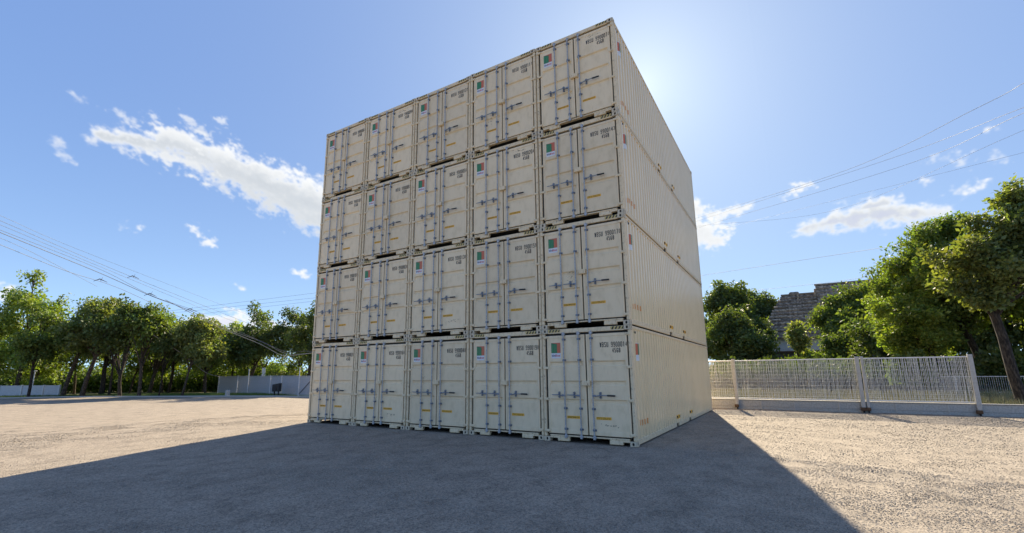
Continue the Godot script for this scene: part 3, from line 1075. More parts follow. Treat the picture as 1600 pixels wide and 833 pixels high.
# ---------------------------------------------------------------- right-hand wall and fence
func build_right_side() -> void:
	var z := -13.8
	var wall := thing("retaining_wall", "low pale concrete panel wall at the right edge of the yard under the wire fence", "wall", Vector3(11.0, 0, z))
	var xs := [11.0, 13.15, 14.15, 15.45, 17.1, 18.0, 19.0, 20.6, 21.45, 23.6, 25.8, 28.0, 30.2, 32.4]
	for i in xs.size() - 1:
		var b := MB.new()
		for k in 3:                                                # three cast boards to a panel
			var y0 := -0.45 + 0.29 * k
			b.cbox(Vector3(xs[i] - 11.0 + 0.012, y0, -0.10), Vector3(xs[i + 1] - 11.0 - 0.012, y0 + 0.283, 0.004 * (k % 2)), 0.008)
		part("concrete_panel", b.mesh(), M.concrete, wall)
		part("joint_strip", boxmesh(Vector3(xs[i] - 11.0 - 0.03, -0.45, 0.006), Vector3(xs[i] - 11.0 + 0.03, 0.40, 0.026), 0.005), M.pale_post, wall)
	part("coping", boxmesh(Vector3(0, 0.422, -0.14), Vector3(21.4, 0.455, 0.03), 0.008), M.pale_post, wall)

	var fence := thing("wire_fence", "tall white woven wire fence with stout pale posts on top of the concrete wall", "fence", Vector3(11.0, 0.0, z))
	for x in [[13.15, 0.0], [17.93, 0.09], [18.10, -0.02], [21.47, 0.0]]:
		var p := MB.new()
		var px: float = x[0] - 11.0
		var w := 0.075 if absf(px - 7.1) > 0.01 else 0.05
		p.cbox(Vector3(px - w, 0.20, 0.035), Vector3(px + w, 2.33, 0.15), 0.012)
		part("post", p.mesh(), M.pale_post, fence)
		part("post_bracket", boxmesh(Vector3(px - 0.11, 0.08, 0.028), Vector3(px + 0.07, 0.22, 0.17), 0.02), M.rust_iron, fence)
		part("post_stub", boxmesh(Vector3(px - 0.03, -0.3, 0.028), Vector3(px + 0.03, 0.09, 0.10), 0.01), M.dark_steel, fence)
	for y in [0.50, 2.24]:
		var t := MB.new()
		t.tube([Vector3(0.0, y, 0.0), Vector3(10.45, y, 0.0)], [0.024, 0.024], 8)
		part("rail", t.mesh(), M.post_white, fence)
	var r := RandomNumberGenerator.new()
	r.seed = 9
	for span in [[11.0, 13.08], [13.22, 17.85], [18.16, 21.38]]:
		var m := MB.new()
		var x: float = span[0]
		while x < span[1]:
			# each upright wire weaves a little between the cross wires
			var pts := []
			var rad := []
			var drift := r.randf_range(-0.02, 0.02)
			for k in 7:
				pts.append(Vector3(x - 11.0 + drift * (k - 3) / 3.0 + r.randf_range(-0.008, 0.008), 0.50 + 1.74 * k / 6.0, r.randf_range(-0.012, 0.012)))
				rad.append(0.0092)
			m.tube(pts, rad, 4, false)
			x += r.randf_range(0.030, 0.054)
		var y := 0.62
		while y < 2.2:
			m.tube([Vector3(span[0] - 11.0, y, 0.008), Vector3(span[1] - 11.0, y, 0.008)], [0.0045, 0.0045], 4, false)
			y += 0.16
		part("wire_mesh", m.mesh(), M.galvanised, fence).set_meta("kind", "stuff")

	# lower railing beyond the wall at far right, standing on a dark beam
	var rail := thing("low_railing", "low pale railing on a dark beam behind the right end of the wall", "fence", Vector3(22.2, 0.0, -19.6))
	part("beam", boxmesh(Vector3(-0.6, 0.18, -0.2), Vector3(9.0, 0.50, 0.1), 0.02), M.dark_steel, rail)
	part("channel", boxmesh(Vector3(-0.6, 0.51, -0.12), Vector3(9.0, 0.58, 0.12), 0.01), M.rust_iron, rail)
	for y in [0.68, 1.42]:
		part("rail", boxmesh(Vector3(-0.5, y - 0.02, -0.02), Vector3(8.9, y + 0.02, 0.02), 0.004), M.galvanised, rail)
	for i in 5:
		part("post", boxmesh(Vector3(i * 2.1 - 0.03, 0.58, -0.03), Vector3(i * 2.1 + 0.03, 1.46, 0.03), 0.006), M.galvanised, rail)
	var bars := MB.new()
	for i in 120:
		var bx := -0.45 + i * 0.075
		bars.tube([Vector3(bx, 0.68, 0), Vector3(bx + r.randf_range(-0.01, 0.01), 1.42, 0)], [0.007, 0.007], 4, false)
	part("upright_bars", bars.mesh(), M.galvanised, rail).set_meta("kind", "stuff")

	# building with the steep boarded roof
	var bd := thing("boarded_roof_building", "old building with a steep weathered board roof and white lower wall, beyond the trees", "building", Vector3(12.0, 1.6, -58.5))
	part("base_wall", boxmesh(Vector3(-0.6, -0.5, -6.0), Vector3(14.0, 2.45, -0.3), 0.03), M.wall_grey, bd)
	part("ledge", boxmesh(Vector3(-1.0, 2.46, -6.2), Vector3(14.4, 2.66, 0.15), 0.03), M.ledge_brown, bd)
	part("white_wall", boxmesh(Vector3(0.2, 2.67, -6.0), Vector3(13.8, 4.35, -0.7), 0.03), M.wall_white, bd)
	for x in [0.9, 4.2, 5.1, 7.4, 9.8, 12.0]:
		var f := part("window", boxmesh(Vector3(x, 2.95, -0.72), Vector3(x + 0.62, 4.1, -0.64), 0.01), M.post_white, bd)
		part("pane", boxmesh(Vector3(x + 0.07, 3.03, -0.66), Vector3(x + 0.28, 4.02, -0.63), 0.002), M.window_glass, f)
		part("pane", boxmesh(Vector3(x + 0.34, 3.03, -0.66), Vector3(x + 0.55, 4.02, -0.63), 0.002), M.window_glass, f)
	# roof: courses of boards, each lapping the one below
	for sec in [[0.0, 7.3, 10.5, 0.0], [7.35, 15.0, 11.6, -0.25]]:
		var n := 13
		var slope := MB.new()
		var y_low := 4.3
		var x0l: float = sec[0] + (0.1 if sec[0] == 0.0 else 0.0)
		var x0h: float = sec[0] + (3.3 if sec[0] == 0.0 else 0.0)
		var za := -0.2 + float(sec[3])
		var zb := -5.2 + float(sec[3])
		var A := Vector3(x0l, y_low, za)
		var B := Vector3(sec[1], y_low, za)
		var C := Vector3(sec[1], sec[2], zb)
		var D := Vector3(x0h, sec[2], zb)
		slope.quad(A, B, C, D)
		slope.quad(B + Vector3(0, 0, -10), A + Vector3(0, 0, -10), D, C)
		slope.quad(A + Vector3(0, 0, -10), A, D, D + Vector3(0.0, 0, -0.02))
		slope.quad(B, B + Vector3(0, 0, -10), C + Vector3(0, 0, -0.02), C)
		var rf := part("roof", slope.mesh(), M.plank2, bd)
		for i in n:
			var t0 := float(i) / n
			var t1 := float(i + 0.62) / n
			var x := lerpf(x0l, x0h, t0) + r.randf_range(-0.1, 0.1)
			while x < sec[1] - 0.4:
				var w := r.randf_range(1.1, 2.3)
				var xe := minf(x + w, sec[1] + 0.05)
				var lift := Vector3(0, 0.10, 0.10) * r.randf_range(0.7, 1.5)
				var dy := r.randf_range(-0.05, 0.05)
				var p0 := Vector3(x, lerpf(y_low, sec[2], t0) + dy, lerpf(za, zb, t0)) + lift
				var p1 := Vector3(x, lerpf(y_low, sec[2], t1) + dy, lerpf(za, zb, t1)) + lift * 0.3
				var ex := Vector3(xe - x - 0.04, 0, 0)
				var dn := Vector3(0, -0.16, -0.02)
				var pk := MB.new()
				pk.quad(p0, p0 + ex, p1 + ex, p1)
				pk.quad(p0 + dn, p0 + dn + ex, p0 + ex, p0)
				pk.quad(p0 + dn, p0, p1, p1 + dn)
				pk.quad(p0 + ex, p0 + dn + ex, p1 + dn + ex, p1 + ex)
				pk.quad(p1 + dn + ex, p1 + dn, p1, p1 + ex)
				part("plank", pk.mesh(), M["plank%d" % r.randi_range(0, 2)], rf)
				x = xe
		part("ridge_board", boxmesh(Vector3(x0h - 0.1, float(sec[2]) - 0.05, zb - 0.15), Vector3(float(sec[1]) + 0.1, float(sec[2]) + 0.16, zb + 0.15), 0.02), M.plank0, rf)
	for x in [5.1, 7.1, 10.4]:
		part("roof_batten", boxmesh(Vector3(x, 9.6, -5.0), Vector3(x + 0.22, 11.0 if x > 7 else 10.4, -4.45), 0.02), M.plank1, bd)
	part("roof_vent", boxmesh(Vector3(4.2, 10.5, -5.6), Vector3(5.4, 10.95, -5.2), 0.15), M.plank2, bd)


# ---------------------------------------------------------------- left-hand fences, house, small things
func build_left_side() -> void:
	# the slatted fence with its gate
	var a := Vector3(-42.0, -0.3, -18.5)
	var b := Vector3(-19.5, -0.3, -17.5)
	var along := (b - a).normalized()
	var turn := atan2(-along.z, along.x)
	var fence := thing("slatted_fence", "long grey slatted screen fence with pale posts behind the yard, left of the containers", "fence", a)
	fence.rotation.y = turn
	var length := a.distance_to(b)
	var posts := [0.0, 4.3, 6.6, 11.0, 13.1, 16.2]
	for i in posts.size():
		var t := MB.new()
		var tall := 1.98 if i != 2 else 2.55
		t.tube([Vector3(posts[i], -0.1, 0.05), Vector3(posts[i], tall, 0.05)], [0.05, 0.05], 8)
		if i == 2:
			t.cbox(Vector3(posts[i] - 0.07, 2.5, -0.02), Vector3(posts[i] + 0.07, 2.68, 0.12), 0.03)
		part("post", t.mesh(), M.post_white, fence)
		if i < posts.size() - 1:
			var sl := MB.new()
			var x: float = posts[i] + 0.06
			while x < posts[i + 1] - 0.06:
				sl.box(Vector3(x, 0.12, -0.012), Vector3(x + 0.075, 1.88, 0.012 if int(x * 12.0) % 2 == 0 else 0.006))
				x += 0.082
			part("slat_screen", sl.mesh(), M.slat_grey, fence).set_meta("kind", "stuff")
			var rl := MB.new()
			rl.tube([Vector3(posts[i], 1.92, 0.03), Vector3(posts[i + 1], 1.92, 0.03)], [0.03, 0.03], 6)
			rl.tube([Vector3(posts[i], 0.10, 0.03), Vector3(posts[i + 1], 0.10, 0.03)], [0.03, 0.03], 6)
			part("rail", rl.mesh(), M.galvanised, fence)
	var gate := thing("sliding_gate", "grey slatted gate with diagonal braces at the right end of the screen fence", "gate", a + along * 16.3 + Vector3(0, 0, 0.12))
	gate.rotation.y = turn
	for x in [0.0, 2.6, 5.4]:
		var t := MB.new()
		t.tube([Vector3(x, 0.02, 0.05), Vector3(x, 1.95 if x > 0.0 else 2.75, 0.05)], [0.045, 0.045], 8)
		part("frame_post", t.mesh(), M.post_white, gate)
	for x in [0.05, 2.65]:
		var sl := MB.new()
		var q: float = x
		while q < x + 2.5:
			sl.box(Vector3(q, 0.15, -0.012), Vector3(q + 0.075, 1.86, 0.010))
			q += 0.082
		part("slat_screen", sl.mesh(), M.slat_grey, gate).set_meta("kind", "stuff")
		var br := MB.new()
		br.tube([Vector3(x + 0.1, 0.2, 0.07), Vector3(x + 2.4, 1.85, 0.07)], [0.025, 0.025], 6)
		part("brace", br.mesh(), M.dark_steel, gate)
	var gr := MB.new()
	for y in [0.10, 1.90]:
		gr.tube([Vector3(0, y, 0.05), Vector3(5.4, y, 0.05)], [0.03, 0.03], 6)
	part("rail", gr.mesh(), M.galvanised, gate)
	var box := thing("gate_motor_box", "black box on two legs in front of the grey gate", "box", Vector3(-27.7, -0.28, -16.6))
	box.rotation.y = 0.5
	var bm := MB.new()
	var h := [Vector3(-0.34, 0.42, 0.25), Vector3(0.34, 0.42, 0.25), Vector3(0.34, 1.22, 0.25), Vector3(-0.34, 1.10, 0.25)]
	for i in 4:
		bm.out_quad(h[i], h[(i + 1) % 4], h[(i + 1) % 4] - Vector3(0, 0, 0.5), h[i] - Vector3(0, 0, 0.5), Vector3(0, 0.8, 0))
	bm.quad(h[0], h[1], h[2], h[3])
	bm.out_quad(h[0] - Vector3(0, 0, 0.5), h[1] - Vector3(0, 0, 0.5), h[2] - Vector3(0, 0, 0.5), h[3] - Vector3(0, 0, 0.5), Vector3(0, 0.8, 0))
	part("housing", bm.mesh(), M.black_plastic, box)
	for x in [-0.2, 0.2]:
		part("leg", boxmesh(Vector3(x - 0.05, 0.0, -0.05), Vector3(x + 0.05, 0.44, 0.05), 0.008), M.dark_steel, box)
	part("cover_plate", boxmesh(Vector3(-0.2, 0.55, 0.252), Vector3(0.12, 0.95, 0.29), 0.02), M.dark_steel, box)

	# white panel fence at far left
	var wf := thing("panel_fence", "short run of pale grey panel fence with white posts at the far left", "fence", Vector3(-49.0, -0.32, -6.3))
	wf.rotation.y = atan2(-(-2.0 - -6.3), -56.5 + 49.0)
	wf.rotation.y = atan2(-4.3, -7.5)
	var wp := [0.0, 1.7, 4.0, 6.4, 8.8, 11.4]
	for i in wp.size():
		part("post", boxmesh(Vector3(wp[i] - 0.06, 0.0, -0.09), Vector3(wp[i] + 0.06, 1.22, 0.09), 0.01), M.post_white, wf)
		if i < wp.size() - 1:
			part("panel", boxmesh(Vector3(wp[i] + 0.07, 0.1, -0.02), Vector3(wp[i + 1] - 0.07, 1.12, 0.02), 0.004), M.panel_grey, wf)
			part("cap_rail", boxmesh(Vector3(wp[i] + 0.07, 1.125, -0.04), Vector3(wp[i + 1] - 0.07, 1.17, 0.04), 0.006), M.post_white, wf)
	var lp := thing("slim_post", "slim white post with a small cap behind the panel fence", "post", Vector3(-52.2, -0.33, -5.0))
	var lm := MB.new()
	lm.tube([Vector3(0, 0, 0), Vector3(0, 2.6, 0)], [0.06, 0.05], 8)
	part("shaft", lm.mesh(), M.post_white, lp)
	part("cap", boxmesh(Vector3(-0.06, 2.58, -0.1), Vector3(0.28, 2.72, 0.1), 0.03), M.post_white, lp)
	var pil := thing("white_pillar", "white pillar rising above the screen fence in front of shrubs", "pillar", Vector3(-33.9, -0.33, -18.9))
	part("shaft", boxmesh(Vector3(-0.14, 0, -0.14), Vector3(0.14, 2.75, 0.14), 0.03), M.wall_white, pil)
	part("cap", boxmesh(Vector3(-0.16, 2.755, -0.16), Vector3(0.16, 2.84, 0.16), 0.03), M.wall_white, pil)
	var bl := thing("concrete_marker", "squat grey concrete marker at the yard edge before the screen fence", "bollard", Vector3(-31.4, -0.3, -13.9))
	part("block", boxmesh(Vector3(-0.17, 0, -0.17), Vector3(0.17, 0.62, 0.17), 0.04), M.concrete, bl)

	# small house behind the gate
	var hs := thing("grey_roofed_house", "small house with a blue grey roof and white porch posts behind the gate", "house", Vector3(-40.0, -0.33, -32.6))
	hs.rotation.y = 0.9
	part("wall", boxmesh(Vector3(-3.0, 0, -4.0), Vector3(3.6, 2.5, -1.4), 0.03), M.wall_white, hs)
	var dr := part("door", boxmesh(Vector3(0.2, 0.1, -1.41), Vector3(1.1, 2.1, -1.36), 0.01), M.dark_steel, hs)
	part("handle", boxmesh(Vector3(0.28, 1.0, -1.37), Vector3(0.34, 1.1, -1.32), 0.01), M.zinc, dr)
	for x in [-1.8, 1.9]:
		var wn := part("window", boxmesh(Vector3(x, 1.0, -1.41), Vector3(x + 1.0, 2.1, -1.35), 0.01), M.post_white, hs)
		part("pane", boxmesh(Vector3(x + 0.08, 1.08, -1.37), Vector3(x + 0.92, 2.02, -1.33), 0.004), M.window_glass, wn)
	var hr := MB.new()
	var e0 := Vector3(-3.5, 2.55, 0.4)
	var e1 := Vector3(4.1, 2.55, 0.4)
	var r0 := Vector3(-2.2, 3.95, -2.4)
	var r1 := Vector3(2.8, 3.95, -2.4)
	var k0 := Vector3(-3.5, 2.55, -5.2)
	var k1 := Vector3(4.1, 2.55, -5.2)
	hr.quad(e0, e1, r1, r0)
	hr.quad(k1, k0, r0, r1)
	hr.tri(k0, e0, r0)
	hr.tri(e1, k1, r1)
	hr.quad(e1, e0, k0, k1)
	part("roof", hr.mesh(), M.roof_slate, hs)
	part("fascia", boxmesh(Vector3(-3.5, 2.40, 0.36), Vector3(4.1, 2.56, 0.44), 0.01), M.post_white, hs)
	for x in [-3.2, -0.4, 1.6, 3.8]:
		part("porch_post", boxmesh(Vector3(x - 0.08, 0, 0.2), Vector3(x + 0.08, 2.42, 0.36), 0.01), M.post_white, hs)


# ---------------------------------------------------------------- trees
func leaf_clump(sd: int, leaves: int, size: float, spread_r: float) -> ArrayMesh:
	var r := RandomNumberGenerator.new()
	r.seed = sd
	var b := MB.new()
	for i in leaves:
		var p := Vector3(r.randfn(), r.randfn(), r.randfn()).normalized() * spread_r * pow(r.randf(), 0.5)
		p.y *= 0.75
		var d := (Vector3(r.randfn(), r.randfn() - 0.35, r.randfn()).normalized() + p.normalized() * 0.6).normalized()
		var side := d.cross(Vector3(r.randfn(), r.randfn() + 1.2, r.randfn()).normalized()).normalized()
		var s := size * r.randf_range(0.7, 1.25)
		var w := s * 0.30
		var nn := side.cross(d)
		var mid := p + d * s * 0.45
		b.tri(p, mid + side * w + nn * s * 0.06, p + d * s)
		b.tri(p, p + d * s, mid - side * w + nn * s * 0.06)
	return b.mesh()


var clumps := []


func crown_of(lobes: Array, count: int, size: float, tint: Color, r: RandomNumberGenerator, parent: Node, base: Vector3, fine := false) -> void:
	var buf := PackedFloat32Array()
	var total := 0.0
	for l in lobes:
		total += l[1] * l[1]
	var f := FastNoiseLite.new()
	f.seed = r.randi() % 1000
	f.frequency = 0.42 if not fine else 0.55
	f.fractal_octaves = 3
	var done := 0
	for l in lobes:
		var k := int(count * l[1] * l[1] / total)
		var bright := r.randf_range(0.85, 1.15)
		for i in k:
			var d := Vector3(r.randfn(), r.randfn() * 0.9 + 0.1, r.randfn()).normalized()
			var q: Vector3 = l[0] + d * l[1]
			var rad: float = l[1] * (0.15 + 1.0 * pow(r.randf(), 0.6)) * (1.0 + 0.6 * f.get_noise_3dv(q * 1.3))
			var p: Vector3 = l[0] + d * rad * Vector3(1.05, 0.85, 1.05)
			if p.y < 0.35 - base.y or f.get_noise_3dv(p * 2.1 + Vector3(9, 9, 9)) < -0.16 + 0.10 * r.randfn():
				continue
			var s := size * r.randf_range(0.65, 1.3)
			var bs := Basis.from_euler(Vector3(r.randf_range(-0.6, 0.6), r.randf() * TAU, r.randf_range(-0.6, 0.6))).scaled(Vector3(s, s, s))
			var t := bright * r.randf_range(0.7, 1.3)
			var yel := r.randf_range(-0.12, 0.18)
			put(buf, bs, p, Color(tint.r * t * (1.0 + yel), tint.g * t, tint.b * t * (1.0 - yel)))
			done += 1
	spread("crown", clumps[r.randi_range(0, 2) + (3 if fine else 0)], M.leaf, buf, done, parent)


func tree(called: String, label: String, at: Vector3, tall: float, o := {}) -> Node3D:
	# options: trunk (radius), lean (Vector2 top offset), fork (height share), spread (crown half width), low (crown underside share), lobes (count or explicit), leaves (count), size, tint, seed, bark
	var r := RandomNumberGenerator.new()
	r.seed = o.get("seed", int(at.x * 37.0 + at.z * 11.0))
	var t := thing(called, label, "tree", at, o.get("group", "trees round the yard"))
	var tr: float = o.get("trunk", tall * 0.019) * (0.78 if at.x < 0.0 else 1.0)
	var lean: Vector2 = o.get("lean", Vector2(r.randf_range(-0.6, 0.6), r.randf_range(-0.4, 0.4)))
	var fork: float = o.get("fork", 0.42) * tall
	var half: float = o.get("spread", tall * 0.3)
	var low: float = o.get("low", 0.4) * tall
	var path := []
	var rad := []
	for i in 7:
		var k := i / 6.0
		path.append(Vector3(lean.x * k + sin(k * 5.0 + at.x) * 0.10 * tr * 6.0 * k, fork * k - 0.25 * (1.0 - k), lean.y * k + cos(k * 4.0 + at.z) * 0.10 * tr * 6.0 * k))
		rad.append(tr * lerpf(1.25 if i == 0 else 1.05, 0.72, k))
	var b := MB.new()
	b.tube(path, rad, 9)
	part("trunk", b.mesh(), o.get("bark", M.bark), t)
	var top: Vector3 = path[-1]
	var lobes := []
	if o.has("lobes") and o.lobes is Array:
		for l in o.lobes:
			lobes.append([l[0], l[1]])
	else:
		var n: int = o.get("lobes", 11)
		var c := Vector3(lean.x * 1.3, (low + tall) * 0.5, lean.y * 1.3)
		var hv := (tall - low) * 0.5
		for i in n:
			var d := Vector3(r.randfn(), r.randfn(), r.randfn()).normalized() * r.randf_range(0.45, 0.78)
			var taper := 1.0 - 0.35 * maxf(d.y, 0.0)
			var lr := half * r.randf_range(0.34, 0.52)
			lobes.append([c + Vector3(d.x * half * taper, d.y * hv, d.z * half * taper), lr])
		lobes.append([c + Vector3(r.randf_range(-0.2, 0.2) * half, hv * 0.72, 0), half * 0.36])
	var lm := MB.new()
	var sprays := []
	for l in lobes:
		var e: Vector3 = l[0]
		var st: Vector3 = top.lerp(path[4], r.randf() * 0.8)
		var mid: Vector3 = st.lerp(e, 0.5) + Vector3(r.randf_range(-0.3, 0.3), r.randf_range(0.0, 0.5), r.randf_range(-0.3, 0.3)) * l[1] * 0.5
		lm.tube([st, mid, e], [tr * 0.46, tr * 0.30, tr * 0.16], 6, false)
		var n: int = o.get("sprays", 7)
		for k in n:
			var d: Vector3 = Vector3(r.randfn(), r.randfn() * 0.75 + 0.25, r.randfn()).normalized()
			var q: Vector3 = e + d * l[1] * r.randf_range(0.55, 1.12) * Vector3(1, 0.9, 1)
			lm.tube([mid.lerp(e, r.randf_range(0.5, 1.0)), e.lerp(q, 0.5) + Vector3(0, 0.08, 0), q], [tr * 0.17, tr * 0.11, tr * 0.035], 4, false)
			var sr: float = l[1] * r.randf_range(0.24, 0.46)
			sprays.append([q, sr])
			if r.randf() < 0.35:                                       # a shoot reaching out past the crown
				sprays.append([q + (d + Vector3(0, 0.5, 0)).normalized() * sr * 1.3, sr * 0.55])
		sprays.append([e, l[1] * 0.55])
	part("limbs", lm.mesh(), o.get("bark", M.bark), t)
	crown_of(sprays, int(o.get("leaves", 1500) * o.get("airy", 0.64 if at.x < 0.0 else 0.72)), o.get("size", 1.0), o.get("tint", Color(0.060, 0.105, 0.022)), r, t, at, o.get("fine", false))
	return t


func shrub(label: String, at: Vector3, tall: float, wide: float, count: int, tint: Color, sd: int) -> void:
	var r := RandomNumberGenerator.new()
	r.seed = sd
	var t := thing("shrub", label, "shrub", at, "shrubs behind the fences")
	var b := MB.new()
	var lobes := []
	for i in 5:
		var p := Vector3(r.randf_range(-0.6, 0.6) * wide, tall * r.randf_range(0.35, 0.7), r.randf_range(-0.5, 0.5) * wide)
		lobes.append([p, tall * r.randf_range(0.28, 0.42)])
		b.tube([Vector3(p.x * 0.2, -0.1, p.z * 0.2), p * Vector3(0.6, 0.6, 0.6), p], [0.05, 0.035, 0.015], 5)
	part("stems", b.mesh(), M.bark_dark, t)
	crown_of(lobes, count, 0.9, tint, r, t, at)


func build_trees() -> void:
	for k in 3:
		clumps.append(leaf_clump(100 + k, 15, 0.26, 0.46))
	for k in 3:
		clumps.append(leaf_clump(200 + k, 18, 0.17, 0.36))
	var mid := Color(0.155, 0.215, 0.055)
	var bright := Color(0.215, 0.290, 0.065)
	var dark := Color(0.115, 0.160, 0.054)
	var olive := Color(0.200, 0.240, 0.085)
	# --- the row along the far left edge of the yard
	var tallest := tree("broadleaf_tree", "tall bright tree at the far left with a narrow tuft at its top", Vector3(-55.8, -0.3, -4.6), 12.6, {"trunk": 0.24, "spread": 3.3, "low": 0.12, "fork": 0.5, "tint": bright, "seed": 1, "leaves": 2300, "lobes": [[Vector3(0.4, 10.6, 0.3), 0.8], [Vector3(-1.0, 9.0, 0.6), 1.2], [Vector3(0.6, 8.2, 0), 1.6], [Vector3(2.1, 7.3, -0.7), 1.6], [Vector3(-2.4, 6.8, 1.2), 1.7], [Vector3(0.2, 6.0, 0.8), 2.0], [Vector3(2.8, 5.0, -1.0), 1.7], [Vector3(-2.6, 4.2, 1.2), 1.7], [Vector3(0.6, 3.8, 1.0), 1.8], [Vector3(2.6, 2.9, 0), 1.3], [Vector3(-1.0, 2.3, 1.4), 1.1]]})
	tallest.scale = Vector3(1.2, 1.2, 1.2)
	tree("broadleaf_tree", "slim dark trunked tree in front of the pale panel fence", Vector3(-48.4, -0.3, -3.9), 8.6, {"trunk": 0.17, "spread": 2.3, "low": 0.36, "tint": mid, "seed": 2, "leaves": 1200, "bark": M.bark_dark})
	tree("broadleaf_tree", "leaning grey trunked tree at the right end of the panel fence", Vector3(-47.9, -0.3, -6.3), 9.9, {"trunk": 0.26, "lean": Vector2(0.75, -0.5), "spread": 2.9, "low": 0.40, "tint": mid, "seed": 3, "leaves": 1800, "fork": 0.5})
	tree("broadleaf_tree", "second leaning grey trunked tree, just right of the panel fence", Vector3(-45.8, -0.3, -7.2), 9.7, {"trunk": 0.27, "lean": Vector2(0.7, -0.4), "spread": 2.9, "low": 0.42, "tint": olive, "seed": 4, "leaves": 1700, "fork": 0.48})
	tree("broadleaf_tree", "dark thick trunked tree set back behind the two leaning trunks", Vector3(-48.4, -0.3, -9.6), 9.4, {"trunk": 0.30, "spread": 3.0, "low": 0.42, "tint": dark, "seed": 5, "leaves": 1700, "bark": M.bark_dark, "lean": Vector2(0.4, 0)})
	tree("broadleaf_tree", "slender dark tree with a straight stem beside the thick trunked one", Vector3(-44.8, -0.3, -9.1), 8.6, {"trunk": 0.15, "spread": 2.2, "low": 0.45, "tint": dark, "seed": 6, "leaves": 1200, "bark": M.bark_dark, "lean": Vector2(0.1, 0)})
	tree("broadleaf_tree", "dark tree forking low into many upright limbs in the left row", Vector3(-41.3, -0.3, -8.8), 9.3, {"trunk": 0.22, "spread": 2.7, "low": 0.42, "tint": dark, "seed": 7, "leaves": 1600, "fork": 0.27, "bark": M.bark_dark})
	tree("broadleaf_tree", "tree with a bare twiggy top in the middle of the left row", Vector3(-39.7, -0.3, -9.8), 9.1, {"trunk": 0.22, "spread": 2.4, "low": 0.42, "tint": mid, "seed": 8, "leaves": 1100, "lobes": 13})
	tree("broadleaf_tree", "pale trunked tree forking near the ground behind the service road", Vector3(-49.8, -0.3, -14.6), 9.4, {"trunk": 0.27, "spread": 2.9, "low": 0.4, "tint": bright, "seed": 9, "leaves": 1500, "fork": 0.3})
	tree("broadleaf_tree", "thin stemmed young tree at the yard edge", Vector3(-39.2, -0.3, -11.3), 6.6, {"trunk": 0.10, "spread": 1.9, "low": 0.48, "tint": dark, "seed": 10, "leaves": 800, "bark": M.bark_dark, "lean": Vector2(0.2, 0)})
	tree("broadleaf_tree", "tree with a strongly leaning forked trunk behind the service road", Vector3(-50.6, -0.3, -17.0), 8.6, {"trunk": 0.24, "lean": Vector2(1.6, 0.4), "spread": 3.0, "low": 0.42, "tint": dark, "seed": 11, "leaves": 1400, "bark": M.bark_dark, "fork": 0.5})
	tree("broadleaf_tree", "round crowned sunlit tree left of the screen fence", Vector3(-37.0, -0.3, -12.4), 7.9, {"trunk": 0.14, "lean": Vector2(0.45, -0.3), "spread": 2.5, "low": 0.30, "tint": olive, "seed": 12, "leaves": 1700, "fork": 0.42})
	tree("broadleaf_tree", "low bright tree between the round crowned tree and the screen fence", Vector3(-39.0, -0.3, -15.6), 6.3, {"trunk": 0.16, "spread": 2.3, "low": 0.28, "tint": bright, "seed": 13, "leaves": 1200})
	tree("broadleaf_tree", "big dark spreading tree behind the screen fence", Vector3(-39.4, -0.33, -20.2), 9.9, {"trunk": 0.28, "lean": Vector2(1.3, -0.3), "spread": 4.0, "low": 0.30, "tint": dark, "seed": 14, "leaves": 2600, "bark": M.bark_dark, "fork": 0.4, "lobes": [[Vector3(1.4, 8.3, 0), 1.35], [Vector3(-1.6, 6.4, 0.4), 1.5], [Vector3(0.6, 6.7, 0.3), 1.8], [Vector3(3.2, 6.7, -0.5), 1.7], [Vector3(-0.4, 5.0, 0.8), 1.8], [Vector3(2.4, 4.8, 0.6), 1.9], [Vector3(4.2, 5.0, -0.3), 1.5], [Vector3(-2.9, 4.3, 0.2), 1.3], [Vector3(0.9, 3.7, 0.9), 1.4]]})
	tree("broadleaf_tree", "large dark tree just left of the stack, behind the gate", Vector3(-31.6, -0.33, -22.8), 10.2, {"trunk": 0.30, "lean": Vector2(0.5, 0), "spread": 4.0, "low": 0.30, "tint": dark, "seed": 15, "leaves": 2600, "bark": M.bark_dark, "fork": 0.42, "lobes": [[Vector3(-1.8, 8.4, 0), 1.6], [Vector3(0.8, 8.9, 0), 1.5], [Vector3(2.6, 8.2, -0.6), 1.5], [Vector3(-3.2, 6.6, 0.2), 1.6], [Vector3(-0.6, 6.6, 0.6), 1.9], [Vector3(2.2, 6.2, 0.3), 1.9], [Vector3(-1.8, 4.8, 0.6), 1.6], [Vector3(1.2, 4.6, 0.8), 1.6], [Vector3(3.8, 5.0, -0.4), 1.5]]})
	# --- behind the left row
	var r := RandomNumberGenerator.new()
	r.seed = 300
	var far := ["leftmost of the trees standing behind the panel fence", "bushy tree behind the panel fence, under the tufted one", "bushy tree seen between the two leaning trunks", "bushy tree seen behind the thick dark trunk", "sunlit tree seen left of the low forking one", "sunlit tree seen right of the low forking one", "sunlit tree seen behind the pale forking trunk", "sunlit tree seen behind the young yard edge tree", "dim tree seen behind the round crowned one", "dim tree behind the left end of the screen fence", "dim tree behind the big spreading tree", "dim tree behind the small grey roofed house"]
	for i in 12:
		var k := i / 11.0
		tree("background_tree", far[i], Vector3(lerpf(-66.0, -36.0, k) + r.randf_range(-1.0, 1.0), -0.35, lerpf(-3.0, -34.0, k) + r.randf_range(-1.5, 1.5)), r.randf_range(7.6, 9.4), {"spread": 3.4, "low": 0.14, "tint": bright if i % 3 else mid, "leaves": 750, "size": 1.2, "seed": 400 + i, "group": "background trees on the left"})
	shrub("bright rounded shrub behind the middle of the screen fence", Vector3(-35.0, -0.33, -20.6), 3.3, 2.0, 500, Color(0.21, 0.30, 0.05), 501)
